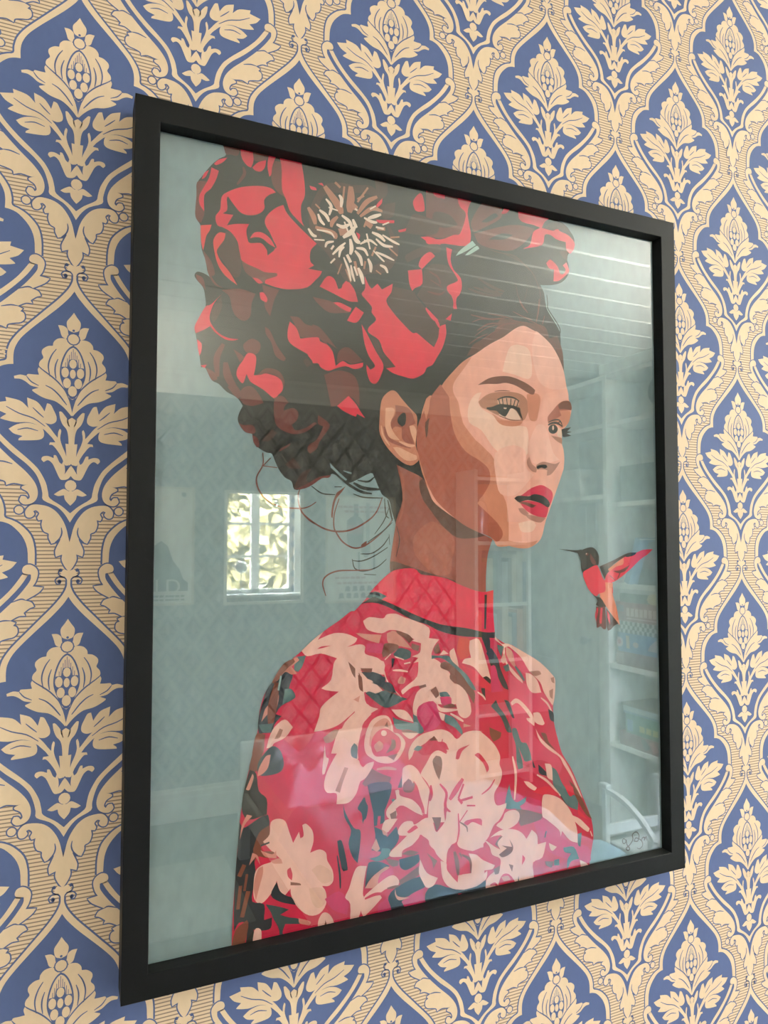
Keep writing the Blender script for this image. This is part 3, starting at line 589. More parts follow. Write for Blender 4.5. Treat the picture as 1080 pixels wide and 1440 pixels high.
p M -|-141.6 93.1 -136.6 94.4 -131.6 89 -129.9 85.8 -135.7 82.4 -141.5 83.2 -144.8 86.2 -139.9 88.3
p M -|-152.2 93 -147.4 95 -142.4 88.9 -145.6 86.1 -148.9 89.1
p M -|-122.2 88.1 -117.1 90.2 -113.2 86.7 -115.8 83.5 -116.2 81 -110.1 83.1 -106.6 80.4 -107.4 75.7 -110.9 72.1 -108.3 68.8 -101.3 71 -95.9 74.8 -94.1 74.1 -101.2 68.4 -108.3 66.3 -114.4 67.2 -120.4 70.6 -122.6 77.1
p M -|-93.3 79.7 -89.7 77.8 -85.6 74.6 -86 71.1 -92.3 62.1 -94.1 57.7 -98.5 54.1 -100.3 56.6 -99.4 60 -94.1 63.7 -89.6 72.6 -93.2 74.1
p M -|-145.1 71.4 -142.2 69.9 -136.4 70.3 -134.3 67.1 -135.5 65 -140.5 65.5 -143.8 69
p M -|-136.4 64.1 -133 62.3 -131.7 57.4 -133.4 56.4 -135.5 59.6
p M -|-119.4 54.7 -116.9 57.3 -111.7 60.2 -112.6 58.4 -117.7 55.2
p M2 -|-115.1 46.5 -109.9 51 -107.3 48.6 -104.6 44.4 -111.6 44.1
p M2 -|-108.9 30.8 -108.1 35 -103.7 41.9 -97.6 44.7 -101.1 37.8 -97.5 34.5 -102.8 31.4
p M2 -|-130.5 60.7 -123.8 68.7 -120.4 66.4 -125.4 61
p M -|-108.9 30.8 -102.8 31.4 -97.5 33.7 -90.4 38.6 -85.9 39.1 -84.1 41 -92.2 39.4 -99.3 35.3 -104.6 32.6
p BG -|-85 48.9 -81.3 45.4 -73 38.4 -75.8 37 -81.3 42 -84.1 45.3
p BG -|-75.8 44.4 -69.8 43.3 -69.8 42 -74.9 43.6
s H2 0.8|-129.6 53.3 -129.4 45.9 -133.2 38.3 -133.2 33.3 -131.1 28.4 -126.8 23.6 -118.3 19.6 -105.4 18.7 -99.2 20 -94.3 23.1
s H2 0.8|-129.4 45 -124.5 50.2
s H2 0.8|-129.4 45 -120.2 44.2
s H2 0.8|-105.4 30.9 -106.4 26.6 -104.9 18.2 -99.2 11.6 -92 7.4
s K 0.69|-97.5 33.3 -90.3 28.8 -81.3 28.2
s K 1.03|-84.1 45.3 -75.8 37.9 -68.4 32.9 -57.1 29.7
s H2 0.92|-104.5 16.6 -97.4 10.8 -88.4 5.8 -78.5 4.1 -68.3 5.9 -57 12.2 -51.3 18.4 -47.5 27.4
s K 0.69|-68.4 29 -60.9 27 -47.5 26.9
p H2 -|-74 34 -76.7 30 -80.4 25.6 -82.2 19.6 -83 12.7 -84 14.4 -83.1 22.1 -80.4 29.1 -77.6 31.3
s H2 0.8|-78.5 25.7 -81.7 16.1 -82.1 7.5 -80.3 3.2 -75.7 -2.8 -68.3 -6.6 -60.8 -5.4 -51.3 0.8 -43.6 7.9 -39.7 13.3
p H2 -|-62.7 -4.5 -58.9 -1.9 -59.4 -5.4 -62.7 -6.2
s K 0.57|-53.2 2.5 -46.5 11.4 -42.6 20.4
s K 0.69|-58 -2.7 -47.5 4.3 -40.2 10.6
s K 0.69|-63.1 -10.6 -55.1 -10.2 -47.5 -5.4 -42.6 0.8
s K 0.69|-69.2 -14.9 -62.7 -15.3 -54.2 -12.4 -43.6 -6.3
s K 0.69|-69.2 -14 -67.3 -20.1 -60.8 -21.9 -51.3 -19.4 -44.5 -14.2
s K 0.69|-60.8 -24.1 -52.2 -24.6
s K 1.38|-82.3 42.8 -72.1 35.4 -62.7 30.5 -55.2 29.6
s K 1.84|-68.4 36.4 -60.9 33.1 -49.4 32.6
s K 1.03|-65.6 38.2 -58 37.6 -53.3 40.9
s K 0.69|-46 26.5 -45 15.9 -42.6 13.3
s K 0.57|-42.6 2.6 -42.1 -4.5
s K 0.8|-81.8 33.3 -76.7 33.5
s K 1.03|-43.6 25.7 -41.6 17.7 -40.2 11.5
s H2 0.8|-87.4 -37.6 -89.6 -29.9 -87.4 -24.9 -79.3 -21.6 -66.4 -21.4 -55.1 -21.1
p N1 -|-37 49.9 -28.1 46.2 -17.2 41.3 -12.6 32.9 -6.2 24 7.9 15.1 19.4 8.6 39 -0.6 35 -11.7 33.4 -26.9 33.3 -40.4 19.2 -39.1 7.7 -34.7 -6.3 -31.1 -24.6 -25.8 -41.4 -24.7 -41.9 -16 -37.9 8 -37 12.8 -32.6 25.8 -33.5 36.3
p N2 -|-17.2 41.3 -12.6 32.9 -6.2 24 7.9 14.3 19.4 7.7 33.1 1.9 23.3 0.2 9.8 0.5 -1.5 8.3 -10.8 18.9 -17.2 27 -20 37.5
p N2 -|-41.9 -16 -37.9 -16 -24.6 -20.2 -10.9 -24.5 7.7 -29.7 7.7 -34.7 -24.6 -25.8 -41.4 -24.7
p N3 -|-23.6 1.6 -10.8 11.5 0.3 6.7 7.9 -1.5 5.9 -14.8 4 -24.7 -7.2 -25.3 -17.3 -17.9 -23.7 -9.7
p N3 -|-34.4 45.1 -31.7 42 -30.8 27.4 -32.6 16.1 -36.2 9.6 -32.6 25.8
s K 0.52|-37 8 -34.8 -1.6 -37.5 -12.8
p S -|26 133.1 37.8 141.4 49.7 148.2 59.9 155.7 67.4 158.7 74.9 156.8 82.5 154.1 88.3 150.4 94 145.4 99.8 137.1 103.7 128.6 105.5 119 107.9 111.1 108.3 106.2 110.5 102.5 110.7 99.3 110 95.2 107.1 87.7 102.1 82.5 101.5 77.6 101.4 72 102.9 67.2 103.5 60 102.7 52.8 103.2 54.2 100.6 47.7 97.6 40.4 92.6 29.1 89.6 21.9 86.7 15.5 84.7 10 82.7 2.9 79.8 -1.8 75.1 -4.9 68.5 -7.2 58.4 -6.4 48.4 -3.7 40.4 -0.7 38.1 0.6 27.2 5.7 17.5 9.4 7.9 14.3 -1.5 19.9 -8.9 25.5 -12.6 32.9 -16.3 42.6 -17.6 47.5 -19.5 51.8 -21 62.6 -21.7 72.2 -20.2 77.8 -17.1 79.3 -14.4 81.3 -15.6 77.4 -14.8 70.5 -13.3 72 -12.5 79.7 -11.7 83.9 -9.4 88.9 -5.5 95.5 -3.9 101.2 -1.5 106.3 -5.5 98.9 -3.1 105.4 0.9 111.4 7.3 118.4 15.4 126.3
p S2 -|-5.5 98.9 -3.1 105.4 0.9 111.4 7.3 118.4 15.4 126.3 22.7 130.6 16.1 121.4 8 110.7 7.2 103.5 11.2 96.8 12.7 89.9 14.3 84.3 16.9 79.4 28.6 67.4 38.7 60.2 43.4 50.1 44.6 37.2 50.6 27 52.9 11.5 52.7 -5.6 43 -5.6 37.1 1.1 7.9 14.4 -14.5 37.7 -21 67 -14.3 97.2
p SD -|-17.2 47.5 -21.5 62.1 -21 76.9 -16 88.6 -14.4 82.3 -12.1 89.9 -11 97.5 -7.6 102.8 -3.1 108.2 6 96.4 8.2 86.4 14 74.1 24.4 65.6 35.1 59 39.8 49.9 39.7 40.6 34.9 34.3 27.7 27.5 33.6 21 44.4 11.4 47.9 2.7 43 -2.5 37.1 1.1 19.4 7.5 7.9 14.4 -6.2 25.6 -13.4 37.8
p S2 -|3.7 102.8 12.9 89.3 16.9 76.4 29.2 67.9 38.7 59.1 41.6 48.9 40.9 38.6 36.1 32.3 30.7 27 37.2 20 46.8 10.9 49.7 1.6 43.1 11.4 26.5 24.9 33.7 34.3 37.4 41.6 36.2 49.8 29.1 55.6 16.8 62.1 8.2 73.8 4.8 88.7
p N2 -|-15.6 79.4 -14.4 81.3 -15.2 77.4 -14.5 69.5 -13.3 72 -12.5 79.7 -11.7 83.9 -13.3 82.4
p SH -|25.2 103.4 30.5 105.4 27.8 98.3 31.3 93.2 42.8 87.9 46.4 83.5 64.8 83.2 70.3 80.4 70.2 63.1 61.7 59.6 51.7 59.1 40 66.2 30.3 77.8 19.8 83.2 19.9 95.3
p SH -|51.4 132.7 56 141.9 65.3 143.7 72.8 139.8 74.6 124.1 70.7 118.9 59.5 121 48.5 122.3
p S3 -|78.7 156.5 88.3 150.4 94 145.4 99.8 137.1 103.7 128.6 106.5 115 93.6 113.1 82.1 116.8 76.5 129 74.8 144.8
p S3 -|41.7 61.5 57.2 68.5 68.3 64.4 68.2 52.7 75.6 47.5 64.3 36.2 56.9 31.3 46 32.5 42.5 43.1
p SH -|61.3 11.3 73.4 13.4 77.1 9.9 73.3 5.2 64 5.1
p S2 -|48.4 -0.7 59.3 -2.6 69.5 -3 78.4 -1.4 75.1 -4.9 68.5 -7.2 58.4 -6.6 48.4 -3.7
p H1 -|18.4 130.7 23.6 139 28.9 142.7 42.4 152 47 161.2 60.8 161.4 74.9 161.6 86.4 160.6 90.2 153 88.3 150.4 82.5 154.5 74.9 157.2 67.4 158.9 59.9 155.9 49.7 148.4 37.8 141.5 26 133.3
p H1 -|88.3 150.8 98.1 154.8 102.9 143.1 104.1 127.8 103.7 128.6 99.8 137.1 94 145.4
s H2 0.92|22 161 38 160 50.7 162.5
s H2 0.92|27.2 150.2 36.2 155.9 47 158.1
s H2 0.92|42.4 152.8 50.7 157.7 60.8 159.8
s H2 0.92|78.8 162.9 80.8 171.2 81.8 181
s H2 0.92|71.2 169.1 66.6 173.3 63.8 177.7
s H2 0.92|84.5 162 86.5 168.7
s H2 0.64|22.9 155.8 30.8 159.1 41.6 159.7
s H2 0.64|25.4 146.1 34.3 152.6 45.2 157.1
s H2 0.64|30.7 143.6 40.6 150.2 49.7 155.3
s H2 0.64|54.4 162.2 62.7 161.2 71.2 161.5
s H2 0.64|71.2 163.5 78.8 161.7 86.4 157.4
s H2 0.64|20.1 139.3 28.1 144.9 36.1 148.9
s H2 0.64|90.2 152.2 96 147.2 100.8 139.6
s H2 0.64|58.1 168.2 67.4 165.4 75 164
s H2 0.64|36.2 163.7 47 163.6 58.1 162.6
s K 0.73|88.7 185.2 89.4 178.8 89.5 174.8 94.3 168.9 99.2 163.1 101.1 158.4 99.1 154.9
s BG2 0.46|88.1 180.3 88.7 174.7 94.3 167.3 97.2 163.6
p E1 -|-49.9 72.4 -49.6 81.8 -48.8 90.6 -47 95.5 -43.4 99.1 -40 100.7 -36.7 99.4 -33 95.3 -27.7 90.2 -24 87.1 -21.7 84.5 -21.3 79.1 -21.7 72.2 -22.5 63.9 -20.2 57.2 -20.2 53.8 -24 50.5 -27.8 49.9 -33 51.8 -38.9 56.2 -44.1 61.4 -47.7 66.5
p N1 -|-38.2 90.8 -29.2 89.8 -25.5 86.3 -22.5 79 -27 77.3 -25.5 70.6 -23.6 64.5 -30 65.5 -33 68.7 -33 75.5 -38.2 75.9 -40.8 73 -41.5 79 -37.8 84.7
p E2 -|-45.2 88.2 -39.7 88.6 -38.6 85.3 -41.5 78.3 -39.7 72.4 -34.5 66.6 -41.2 67.6 -44.8 71.4 -45.6 77.4
p E2 -|-39.7 61.6 -35.2 61.8 -26.3 58.3 -21.7 56.8 -22.1 54 -29.3 53 -35.2 56.4
p E2 -|-27.4 76.9 -24 77.5 -21.9 73.5 -22.9 65.3 -25.9 71.2
p K -|-36 82.1 -32.2 85.8 -30 84.6 -30.4 78.4 -33 76.2 -36 78.7
s N1 1.89|-46.3 75.3 -43.7 67.8 -36.7 64.5 -26.3 62
s E2 1.55|-35.2 65.9 -27.8 63.5 -23.2 63.7
s E2 1.03|-48.5 75.8 -47 69.2 -42.3 62.8
p K -|-33 51.5 -26.3 49.7 -19.8 52.4 -18.3 47.7 -16.8 41.3 -23.3 44.8 -29.3 48.6
p SE -|27.8 98.3 34 103.4 42.1 106.4 55.7 107.9 65 106.8 69.6 103.2 71.4 97.1 69 90.6 66.2 87.6 55.6 87.3 44.7 89.6 35.7 92.8 30.4 94.6
p S2 -|69.7 107.2 78.2 108.7 82 105.1 79.9 93.8 78 88.1 72.3 88.4 70.5 97
p S2 -|39.3 90.7 49.2 86.8 66.2 87.2 62.9 83.5 53.7 82.3 45.5 83.8
p BR -|27.4 110.5 35.9 115.8 43.1 118.1 52.2 119.3 59.5 118.5 67.9 116.1 74.4 113.1 77.3 111 75.8 107.7 71.6 108.1 64.1 111.4 58.5 113.3 51.2 114.2 43.9 112.7 35.8 112
p S2 -|88.5 87.2 91.5 93 99.3 98.4 109.7 97.6 109.6 93.5 107.1 87.7 101.1 84 97.2 86.2 90.4 85.7
p SD -|88.5 88 88.7 92 93.4 97.2 98.4 102.4 103.3 105 108.8 105.2 110.8 101.7 110.4 98.5 106.2 98.1 99.3 97.2 101.2 93.7 93.4 89.5
p BR -|98.4 101.6 103.3 105 108.8 105.2 110.8 101.7 110.4 98.5 105.2 98.9 99.3 98.4
p LG -|43.8 101.5 50.2 103.2 57.5 103.4 62.1 101.8 63 98.8 57.5 97.2 50.1 97 44.3 97.3
p PE -|51.9 88.2 50.5 89.6 53.3 93.7 55.6 95.8 59.3 94.6 62.5 90.9 64.3 87.7 57.4 87.4
p PE -|44.7 90.3 50.1 88.4 50.1 89.6 46.5 90.9
p K -|34.4 94.2 42.4 95.6 44.7 97.3 51.1 97.2 55.6 97.2 63 96.8 63.9 94.1 66.2 87.6 63 90.9 60.2 94.6 55.6 95.7 53.3 92.5 50.5 89.2 46.5 90.5 42.9 92.9 37.5 92.9
p K -|52.5 94.2 51.7 92 49.6 90.6 47 90.4 44.9 91.5 44.1 93.6 45 95.7 47 97.2 49.6 97.4 51.7 96.2
p PE -|52 95.7 51.7 95.2 51 94.8 50.2 94.8 49.5 95 49.2 95.5 49.5 96 50.2 96.4 51 96.4 51.7 96.2
s K 1.19|44.9 102 46.5 97.1
s K 1.19|48.2 102.4 48.9 97.3
s K 1.19|51.8 102.9 52.5 97.9
s K 1.19|55.7 102.9 55.3 97.8
s K 1.19|59.4 102.4 57.9 97.6
s K 1.19|62.3 101.7 60.7 97.4
s K 1.84|34.8 94.1 40.2 94.8 45.6 96.8 52 97 58.4 96.8 63.5 95.7
s K 1.01|43.7 101.2 50.2 103.6 57.5 103.8 62.9 101.7
s BR 0.55|41.6 107.1 48.4 108.2 54.8 108.4
s BR 0.55|45.6 89.3 55.6 87.1 66.2 87.6
p PE -|98.2 84.3 101.6 81.3 101 76.6 97.1 78.2
p K -|97.6 83 96.7 80.9 94.6 79.5 91.9 79.3 89.8 80.4 89 82.4 89.8 84.6 92 86 94.6 86.2 96.8 85
p PE -|94.2 83.7 94 82.7 93.5 82 93 82 92.6 82.6 92.4 83.6 92.6 84.7 93 85.3 93.6 85.4 94 84.8
s K 1.29|88.7 85.5 92.4 87.3 97.2 87.6 102.1 85.2
s K 0.83|89 87.6 93.4 89.5 99.2 90 102.1 85.7
s K 0.64|97.2 86.2 99.2 88.7 101.7 88.1
p K -|101.1 83.2 106 84.4 110.2 85.3 106.5 82 110.8 81.8 106 80.2 110.4 78.8 103 77.3 101.5 80
p SE -|91.3 77.8 97.1 77 101.2 76.2 101.4 71.8 96.1 74.1
p S3 -|77.9 84.1 85.6 84.6 89.3 76.9 93.1 65.1 98.8 59.8 89.1 57 77.6 55.6 72.9 58.6 70.2 67.9
p NS -|71.3 60.8 73.8 55.5 77.8 52.5 77.5 49.2 73.8 50 70.1 53.7 69.4 57.6
p NS -|77.6 54.5 83.3 57.5 89.1 57 94.9 56.4 99.5 58.4 95.8 53.3 90.9 48.3 87.1 47.2 87.6 51.3 83.3 51.8 78.5 51.4
p K -|77.6 53.3 80.5 55 86.2 55.4 87.8 53.7 85.2 52.4 82.3 53.1 79 51.9
p LP -|57.8 29.4 64.3 31.9 72.7 37.2 81.2 40 87 38.4 91.7 35.4 92.2 30.7 89.9 25.1 86.8 27.4 75.5 31.8 68 31.2
p LP -|62.4 26.8 69.8 28.1 81.1 26.4 88.5 23.5 87.2 18.7 85 15.7 77.2 16.8 69.7 19.8 65.1 23.6
p K -|57.8 29.4 61.5 31.4 70.8 31.3 75.5 33 83.1 32 87.8 29 89.7 25.9 87.7 23.4 81.1 26.4 69.8 28.5 62.4 26.6
p BR -|61.4 26.4 67.9 26.9 77.3 24.6 73.5 22.8 67.9 24.7
p NS -|66.9 18.3 77.2 16.6 85.9 15.5 81.9 12.2 77.1 12.3 70.6 14.5
p NS -|61.4 22.1 66 22.2 70.6 18.4 67.8 16.8 63.2 19.1
p K -|96.9 -7.7 112.5 -8.8 118.9 -8.2 116.2 -11 107.2 -9.4
p K -|114.6 -10.5 122.1 -7.6 128.6 -6.5 132.9 -8.9 135.5 -13.6 134.9 -19.7 132.7 -20.5 125.1 -23 119.7 -26.3 118.1 -22.9 117.7 -16.1
p M -|126.9 -11 131.7 -17.1 132.7 -20.1 129.4 -19.6 126.8 -15.3
p M -|125.4 -11.9 125.1 -12.6 124.3 -13 123.4 -13 122.6 -12.5 122.4 -11.8 122.7 -11.1 123.4 -10.7 124.3 -10.7 125.1 -11.1
p L -|123.9 -11.5 123.8 -11.8 123.5 -11.9 123.2 -11.9 122.9 -11.8 122.8 -11.5 122.9 -11.2 123.2 -11.1 123.5 -11.1 123.8 -11.3
p M2 -|135.9 -21.4 150.4 -16.4 164 -11.2 173.1 -10.8 161.6 -14.3 150.3 -19.4 142.4 -26.7 140.7 -31
p K -|135.9 -21.9 143.6 -21.5 145.8 -24.2 140.7 -31
p R -|119.7 -26.3 125.1 -23 132.7 -20.3 135.9 -24 140.1 -31.9 147.8 -33.8 148.8 -42.5 143.3 -42.3 135.6 -42.1 132.3 -44.2 127 -41 122.8 -34.9
p OR -|141.2 -33.6 148.9 -34.6 148.2 -42.4 151.9 -53 155 -67.5 149.6 -61.6 142 -52.6 136.6 -45.6 135.6 -42.1 141.1 -40.5
p K -|127 -41 132.3 -44.6 136.6 -45.6 142 -52.6 135.4 -52.6 131.7 -50.6 133.3 -47.2
p M -|132.2 -52.3 140.9 -52.6 141.7 -68.1 139 -69.7 136.3 -67.5 133 -68.6 132 -64.3
p M2 -|142 -53.9 149.6 -61.6 153.9 -66.1 149.5 -67.6 146.6 -70.1 143.3 -71.2 142 -66.4
p R -|132.2 -53.1 134 -54.1 132 -63.4 131 -59.1
p R -|136.5 -53.3 138.4 -53.4 137.1 -65.3 135.2 -64.4
p R -|142.5 -55.2 145.2 -59.7 145.3 -66.6 143.2 -61.3
s K 0.68|132.2 -52.3 132.5 -68.1
s K 0.59|139.2 -53.4 140.6 -69.4
p R -|140.7 -32.7 143.5 -26.7 154.8 -19 161.6 -13.8 173.1 -10.8 180.1 -8.6 190.1 -8.2 184.7 -12.2 176.5 -16.6 166 -24.4 154.6 -31.3 147.8 -33.8
p OR -|144.1 -23.7 154.8 -17.3 159.9 -14.7 159.3 -20 152.5 -21.6 145.8 -25
p K -|160.5 -13.4 166.2 -11.2 173.1 -10.8 170.8 -12.8 163.9 -14.3
p M -|149.1 -25.1 156.9 -24.3 166.1 -20.5 161.4 -25.3 154.6 -26.9
s K 0.78|145.7 -28.5 151.2 -32.5
s M 0.88|150.2 -25.1 155.8 -26.2 153.4 -31.3
p RD -|-53.9 -33.3 -42.4 -23.5 -34.6 -21 -23.7 -20.8 -18.7 -24.8 -8.5 -26.1 1.9 -28.3 14.5 -33.7 29.5 -38.2 39.4 -37.1 39.3 -54.5 40.5 -69.5 40.7 -70.8 49.6 -76 55.2 -77.3 65.4 -83.6 79.3 -91.2 89.8 -100.6 92.8 -105.7 92 -116.3 90.7 -124.8 91.3 -135.9 94.7 -148.8 98.8 -160.3 106.5 -171.4 113.6 -185.9 117.2 -194.2 125 -212 126.7 -224.7 125.3 -232.3 122.6 -245.4 122.4 -258.9 10.4 -258.8 -76.3 -259.9 -147.5 -258.1 -146.4 -247.6 -145.5 -223.9 -144.4 -204.7 -143.4 -189.3 -141.9 -176.2 -142 -172.9 -140.1 -159.1 -137.8 -146.7 -134.6 -135.2 -131.9 -122 -131.1 -115.7 -131.3 -114.5 -129.3 -102.7 -126.1 -94.9 -121.9 -89.5 -114.4 -81.1 -107.6 -75 -103.3 -71.9 -89.2 -60.6 -78.4 -53.9 -70.2 -48.2 -67.1 -47.7 -58.7 -39.3
p RC -|-53.9 -33.8 -42.4 -23.8 -34.6 -21 -23.7 -20.8 -18.7 -24.8 -8.5 -26.1 1.9 -28.3 14.5 -33.7 29.5 -38.2 39.4 -37.1 39.3 -54.5 40.5 -67.2 31.5 -66.7 17.5 -63.3 1.7 -60.7 -8.6 -58 -23.7 -52.4 -38.5 -46.1 -48.2 -41.4
p G -|-59.6 -39.3 -53 -35.6 -44.3 -39 -50.1 -41.5
s N 1.38|-56.8 -36.8 -53 -36.9 -49.2 -38.3
p K -|-62.9 -43.5 -54.9 -39.4 -50.1 -40.4 -38.5 -45.2 -23.7 -52 -8.6 -58 1.7 -60.7 17.5 -63.3 31.5 -66.7 40.5 -67.2 40.3 -71.4 29.3 -70.3 12.2 -68.5 -3.5 -64.5 -13.7 -59.5 -25.7 -55.4 -38.5 -48.7 -48.2 -44.4 -55.8 -42.9
p K -|32 -40.2 34.1 -40.2 33.1 -64.7 31.6 -64.6
p G -|-107.6 -75.4 -100.6 -75 -103.2 -81.9 -105.8 -85 -108.4 -83.2
p N -|-128.1 -101.2 -126.1 -94.9 -121.9 -89.5 -114.4 -81.9 -109.2 -86.4 -111.7 -95.2 -107.4 -99.7 -109.1 -102 -116.8 -105.4 -120.1 -110 -116.3 -111.6 -120.9 -116.4 -121.7 -121.1 -130.8 -121 -131.3 -114.5 -129.3 -104.3
p G -|-114.3 -95 -110 -95.4 -107.4 -99.7 -109.1 -102 -115.9 -104.7
p P2 -|-121.9 -89.5 -116.9 -81.7 -107.6 -75.8 -105 -77.6 -110.1 -81.4 -106.6 -85.8 -110.1 -86.3 -114.4 -84.4 -119.4 -89.7
s BRN 2.99|-121.9 -90.7 -114.4 -81.1 -108.4 -77.4
p P2 -|-129.2 -113.9 -126.8 -106.1 -123.1 -102.4 -121.9 -96.8 -118.1 -98.8 -120.1 -108.3 -121.8 -109.8 -125.1 -109.5
s BRN 4.36|-119.4 -90.5 -122.2 -104.9 -123.4 -116.9
s BG2 1.61|-116.9 -86.6 -118.5 -95.5
p P -|-114.2 -113.8 -109 -119.2 -114.1 -125.2 -120.8 -127.7 -122.5 -129.9 -125.8 -130.4 -124.2 -124.1 -120.9 -118
p NS -|-120.8 -125.3 -117.5 -119.1 -115.4 -120.2 -117.5 -124.8
p BRN -|-132.5 -121.6 -128.3 -121.2 -127.1 -127 -127.8 -133.3 -134.8 -132.5
p G -|-130.9 -115.4 -121.7 -115.5 -123.4 -121 -128.3 -120.4
p BRN -|-131.9 -120.4 -126.5 -121.8 -128.1 -132 -130.5 -142.1 -134.5 -144 -136.6 -141.4 -134.6 -132.8
p G2 -|-128.1 -134.4 -122.3 -129.5 -117.2 -132.5 -114.7 -140.1 -116.3 -145.5 -123 -147.1 -130.4 -146.1 -131.3 -139.6
p P2 -|-131.3 -146.8 -130.5 -142.1 -126.4 -135.4 -123.1 -134.6 -124.7 -142 -128 -145.6
p K -|-139.3 -152.9 -136.2 -142.2 -132.1 -145.1 -130.4 -155.7 -125.4 -161.2 -125.3 -170.7 -136.7 -172.2 -140.8 -165.3
p P2 -|-138.5 -153.8 -134.5 -144.8 -133.7 -147.3 -136.1 -154.1
p N -|-143.7 -196.9 -143 -185.3 -142 -172.9 -139.1 -176.5 -129.4 -171.7 -124.5 -170.9 -123.6 -177.4 -128.5 -182.2 -130.9 -187.3 -134.1 -191.5 -136.5 -198.2
p BRN -|-130.1 -181.1 -123.6 -177.4 -123.5 -185.4 -128.4 -189.3 -127.6 -192.6 -122.6 -195.1 -119.3 -196.4 -125.1 -197 -130.8 -195.2 -133.3 -199.5 -136.5 -198.9 -134.1 -191.5
p P2 -|-141.9 -183.1 -140.7 -174.7 -137.6 -168.9 -134.3 -170.2 -139.1 -175
p N -|-144.9 -237.1 -145.1 -224 -144.4 -204.7 -142.2 -185.6 -134.2 -183 -133.3 -195 -132 -203.8 -133.1 -212.3 -133.9 -221.5 -126.5 -224.6 -127.3 -233.8 -132.9 -238.1 -137.7 -245.7 -136.2 -233.5 -141.8 -232.4
s BRN 3.9|-138.9 -198.7 -142.1 -205.1
s BRN 3.9|-136.4 -214.8 -140.2 -229.6
s BRN 2.99|-141.2 -210.7 -142.7 -224.4
s BRN 2.3|-137.3 -204.5 -138.8 -214.3
p BRN -|-147.5 -255.8 -146.4 -247.6 -144.1 -236.5 -137 -231.8 -136.2 -235.9 -138.5 -247 -139.2 -256.2
p K -|-139.2 -256.9 -137.7 -245.7 -132.9 -238.1 -132.4 -246.8 -133.6 -257.5
p P -|-103.7 -71.9 -94.5 -64.1 -88.8 -60.2 -92.8 -65.4 -82 -61.8 -72.9 -62.7 -65.5 -66 -67.4 -68.9 -72.9 -71.2 -63.7 -70 -59.9 -71.9 -59.9 -78 -46.6 -82.3 -46.6 -91 -54.2 -89.6 -63.6 -86.3 -56.1 -95.4 -48.5 -101.2 -46.6 -104.9 -60.8 -101.1 -58.9 -108.9 -50.4 -113.2 -58 -116.7 -63.6 -121.3 -66.3 -127 -68.1 -140.3 -83.5 -138.5 -78.2 -124 -67.3 -113.3 -78.2 -120.7 -87.2 -123.1 -95.1 -123.5 -91.6 -114.3 -90.8 -109.4 -86.4 -104.8 -78.3 -99.6 -86.4 -98.1 -90.4 -96.5 -83.7 -91.6 -82 -81.6 -79.7 -78 -90.9 -74.3 -99.7 -75.5
p RD -|-93.2 -71.3 -90.1 -69.8 -83.8 -69.7 -90.1 -71
p RD -|-78.7 -122.3 -67.3 -113.1 -68.2 -116.6 -76.4 -123.4
p BRN -|-72 -80.6 -67.3 -85.2 -63.6 -89.7 -60.8 -100.2 -62.7 -100.9 -65.5 -93.9 -69.2 -88.5
p P2 -|-68.2 -105.6 -63.6 -103.4 -64.5 -107.6
p N -|-62.7 -88.1 -54.2 -88.7 -46.6 -92.7 -46.6 -100.5 -54.2 -96.5
p G2 -|-59.9 -102 -54.2 -101.6 -46.6 -105.7 -46.6 -111.8 -54.2 -106.8
p BRN -|-63.6 -85.4 -54.2 -87 -59 -88.5
p RD -|-61.7 -118.9 -58 -116.7 -46.6 -114.4 -46.6 -117.8 -58 -121.9
p NS -|-88.9 -127.9 -81.8 -123.7 -78.2 -124 -81.8 -130.4 -87.1 -131.4
p P -|-88.2 -158.2 -86 -149.4 -78 -137 -73.4 -137.5 -64.2 -145.3 -60.5 -150.9 -56.8 -151.4 -63.3 -159 -66 -166.2 -71.5 -171.3 -79.7 -171 -79.7 -164.3 -85.9 -163
p NS -|-80.6 -162.5 -77 -154.7 -74.3 -148.3 -71.6 -149.1 -75.2 -157.4 -77.4 -164.2
p P -|-89.5 -149.7 -87.8 -132.5 -86.9 -140.1 -85.1 -142 -87.8 -150.8
p N -|-75.1 -171.6 -73.3 -177.7 -67.8 -187.8 -63.2 -190.2 -63.2 -198.6 -65 -210.8 -68.7 -206 -71.4 -197.2 -69.6 -189.2 -74.2 -180.1
p N -|-79.1 -194.3 -76 -194.8 -73.2 -205.2 -71.8 -212.9 -75.9 -213 -77.7 -203.6
p N -|-65.1 -175.6 -60.5 -169.1 -60 -173.8 -57.7 -175 -61.4 -186.7 -62.3 -179.4
p P -|-122.8 -175.9 -118.6 -174.3 -113.6 -176.5 -111 -183.4 -108.4 -190.7 -104.6 -184.4 -103.7 -188.6 -101.6 -187.3 -102.5 -180.7 -99.9 -180.3 -95.9 -185 -95 -191.6 -97.2 -198.6 -91.1 -197.6 -86.7 -200.4 -85.8 -205.5 -82.2 -212.1 -81.7 -218.7 -84.8 -221.4 -89.2 -220.6 -86.6 -225.2 -86.5 -232.5 -90.9 -237.4 -97.8 -237.1 -104.7 -231.3 -109 -224 -109.9 -218.3 -113.3 -221.6 -116.6 -218.6 -118.8 -211.8 -120.8 -217 -126.5 -223 -130.6 -223 -133.1 -218.6 -133.2 -210.7 -132 -203.8 -128.3 -200.9 -122.6 -200 -116.8 -198.6 -122.6 -192.8 -127.6 -186.8 -123.5 -183.1
p RD -|-112.1 -206.7 -110 -205.4 -108.7 -209.7 -109.1 -213.6 -111.6 -210.7
p BRN -|-109.9 -214.3 -104 -216.2 -103.1 -217.6 -109.9 -216.3
p P2 -|-133.1 -212.3 -130.8 -203.3 -127.5 -201.5 -127.5 -206.2 -129.9 -214.5 -131.8 -221.9
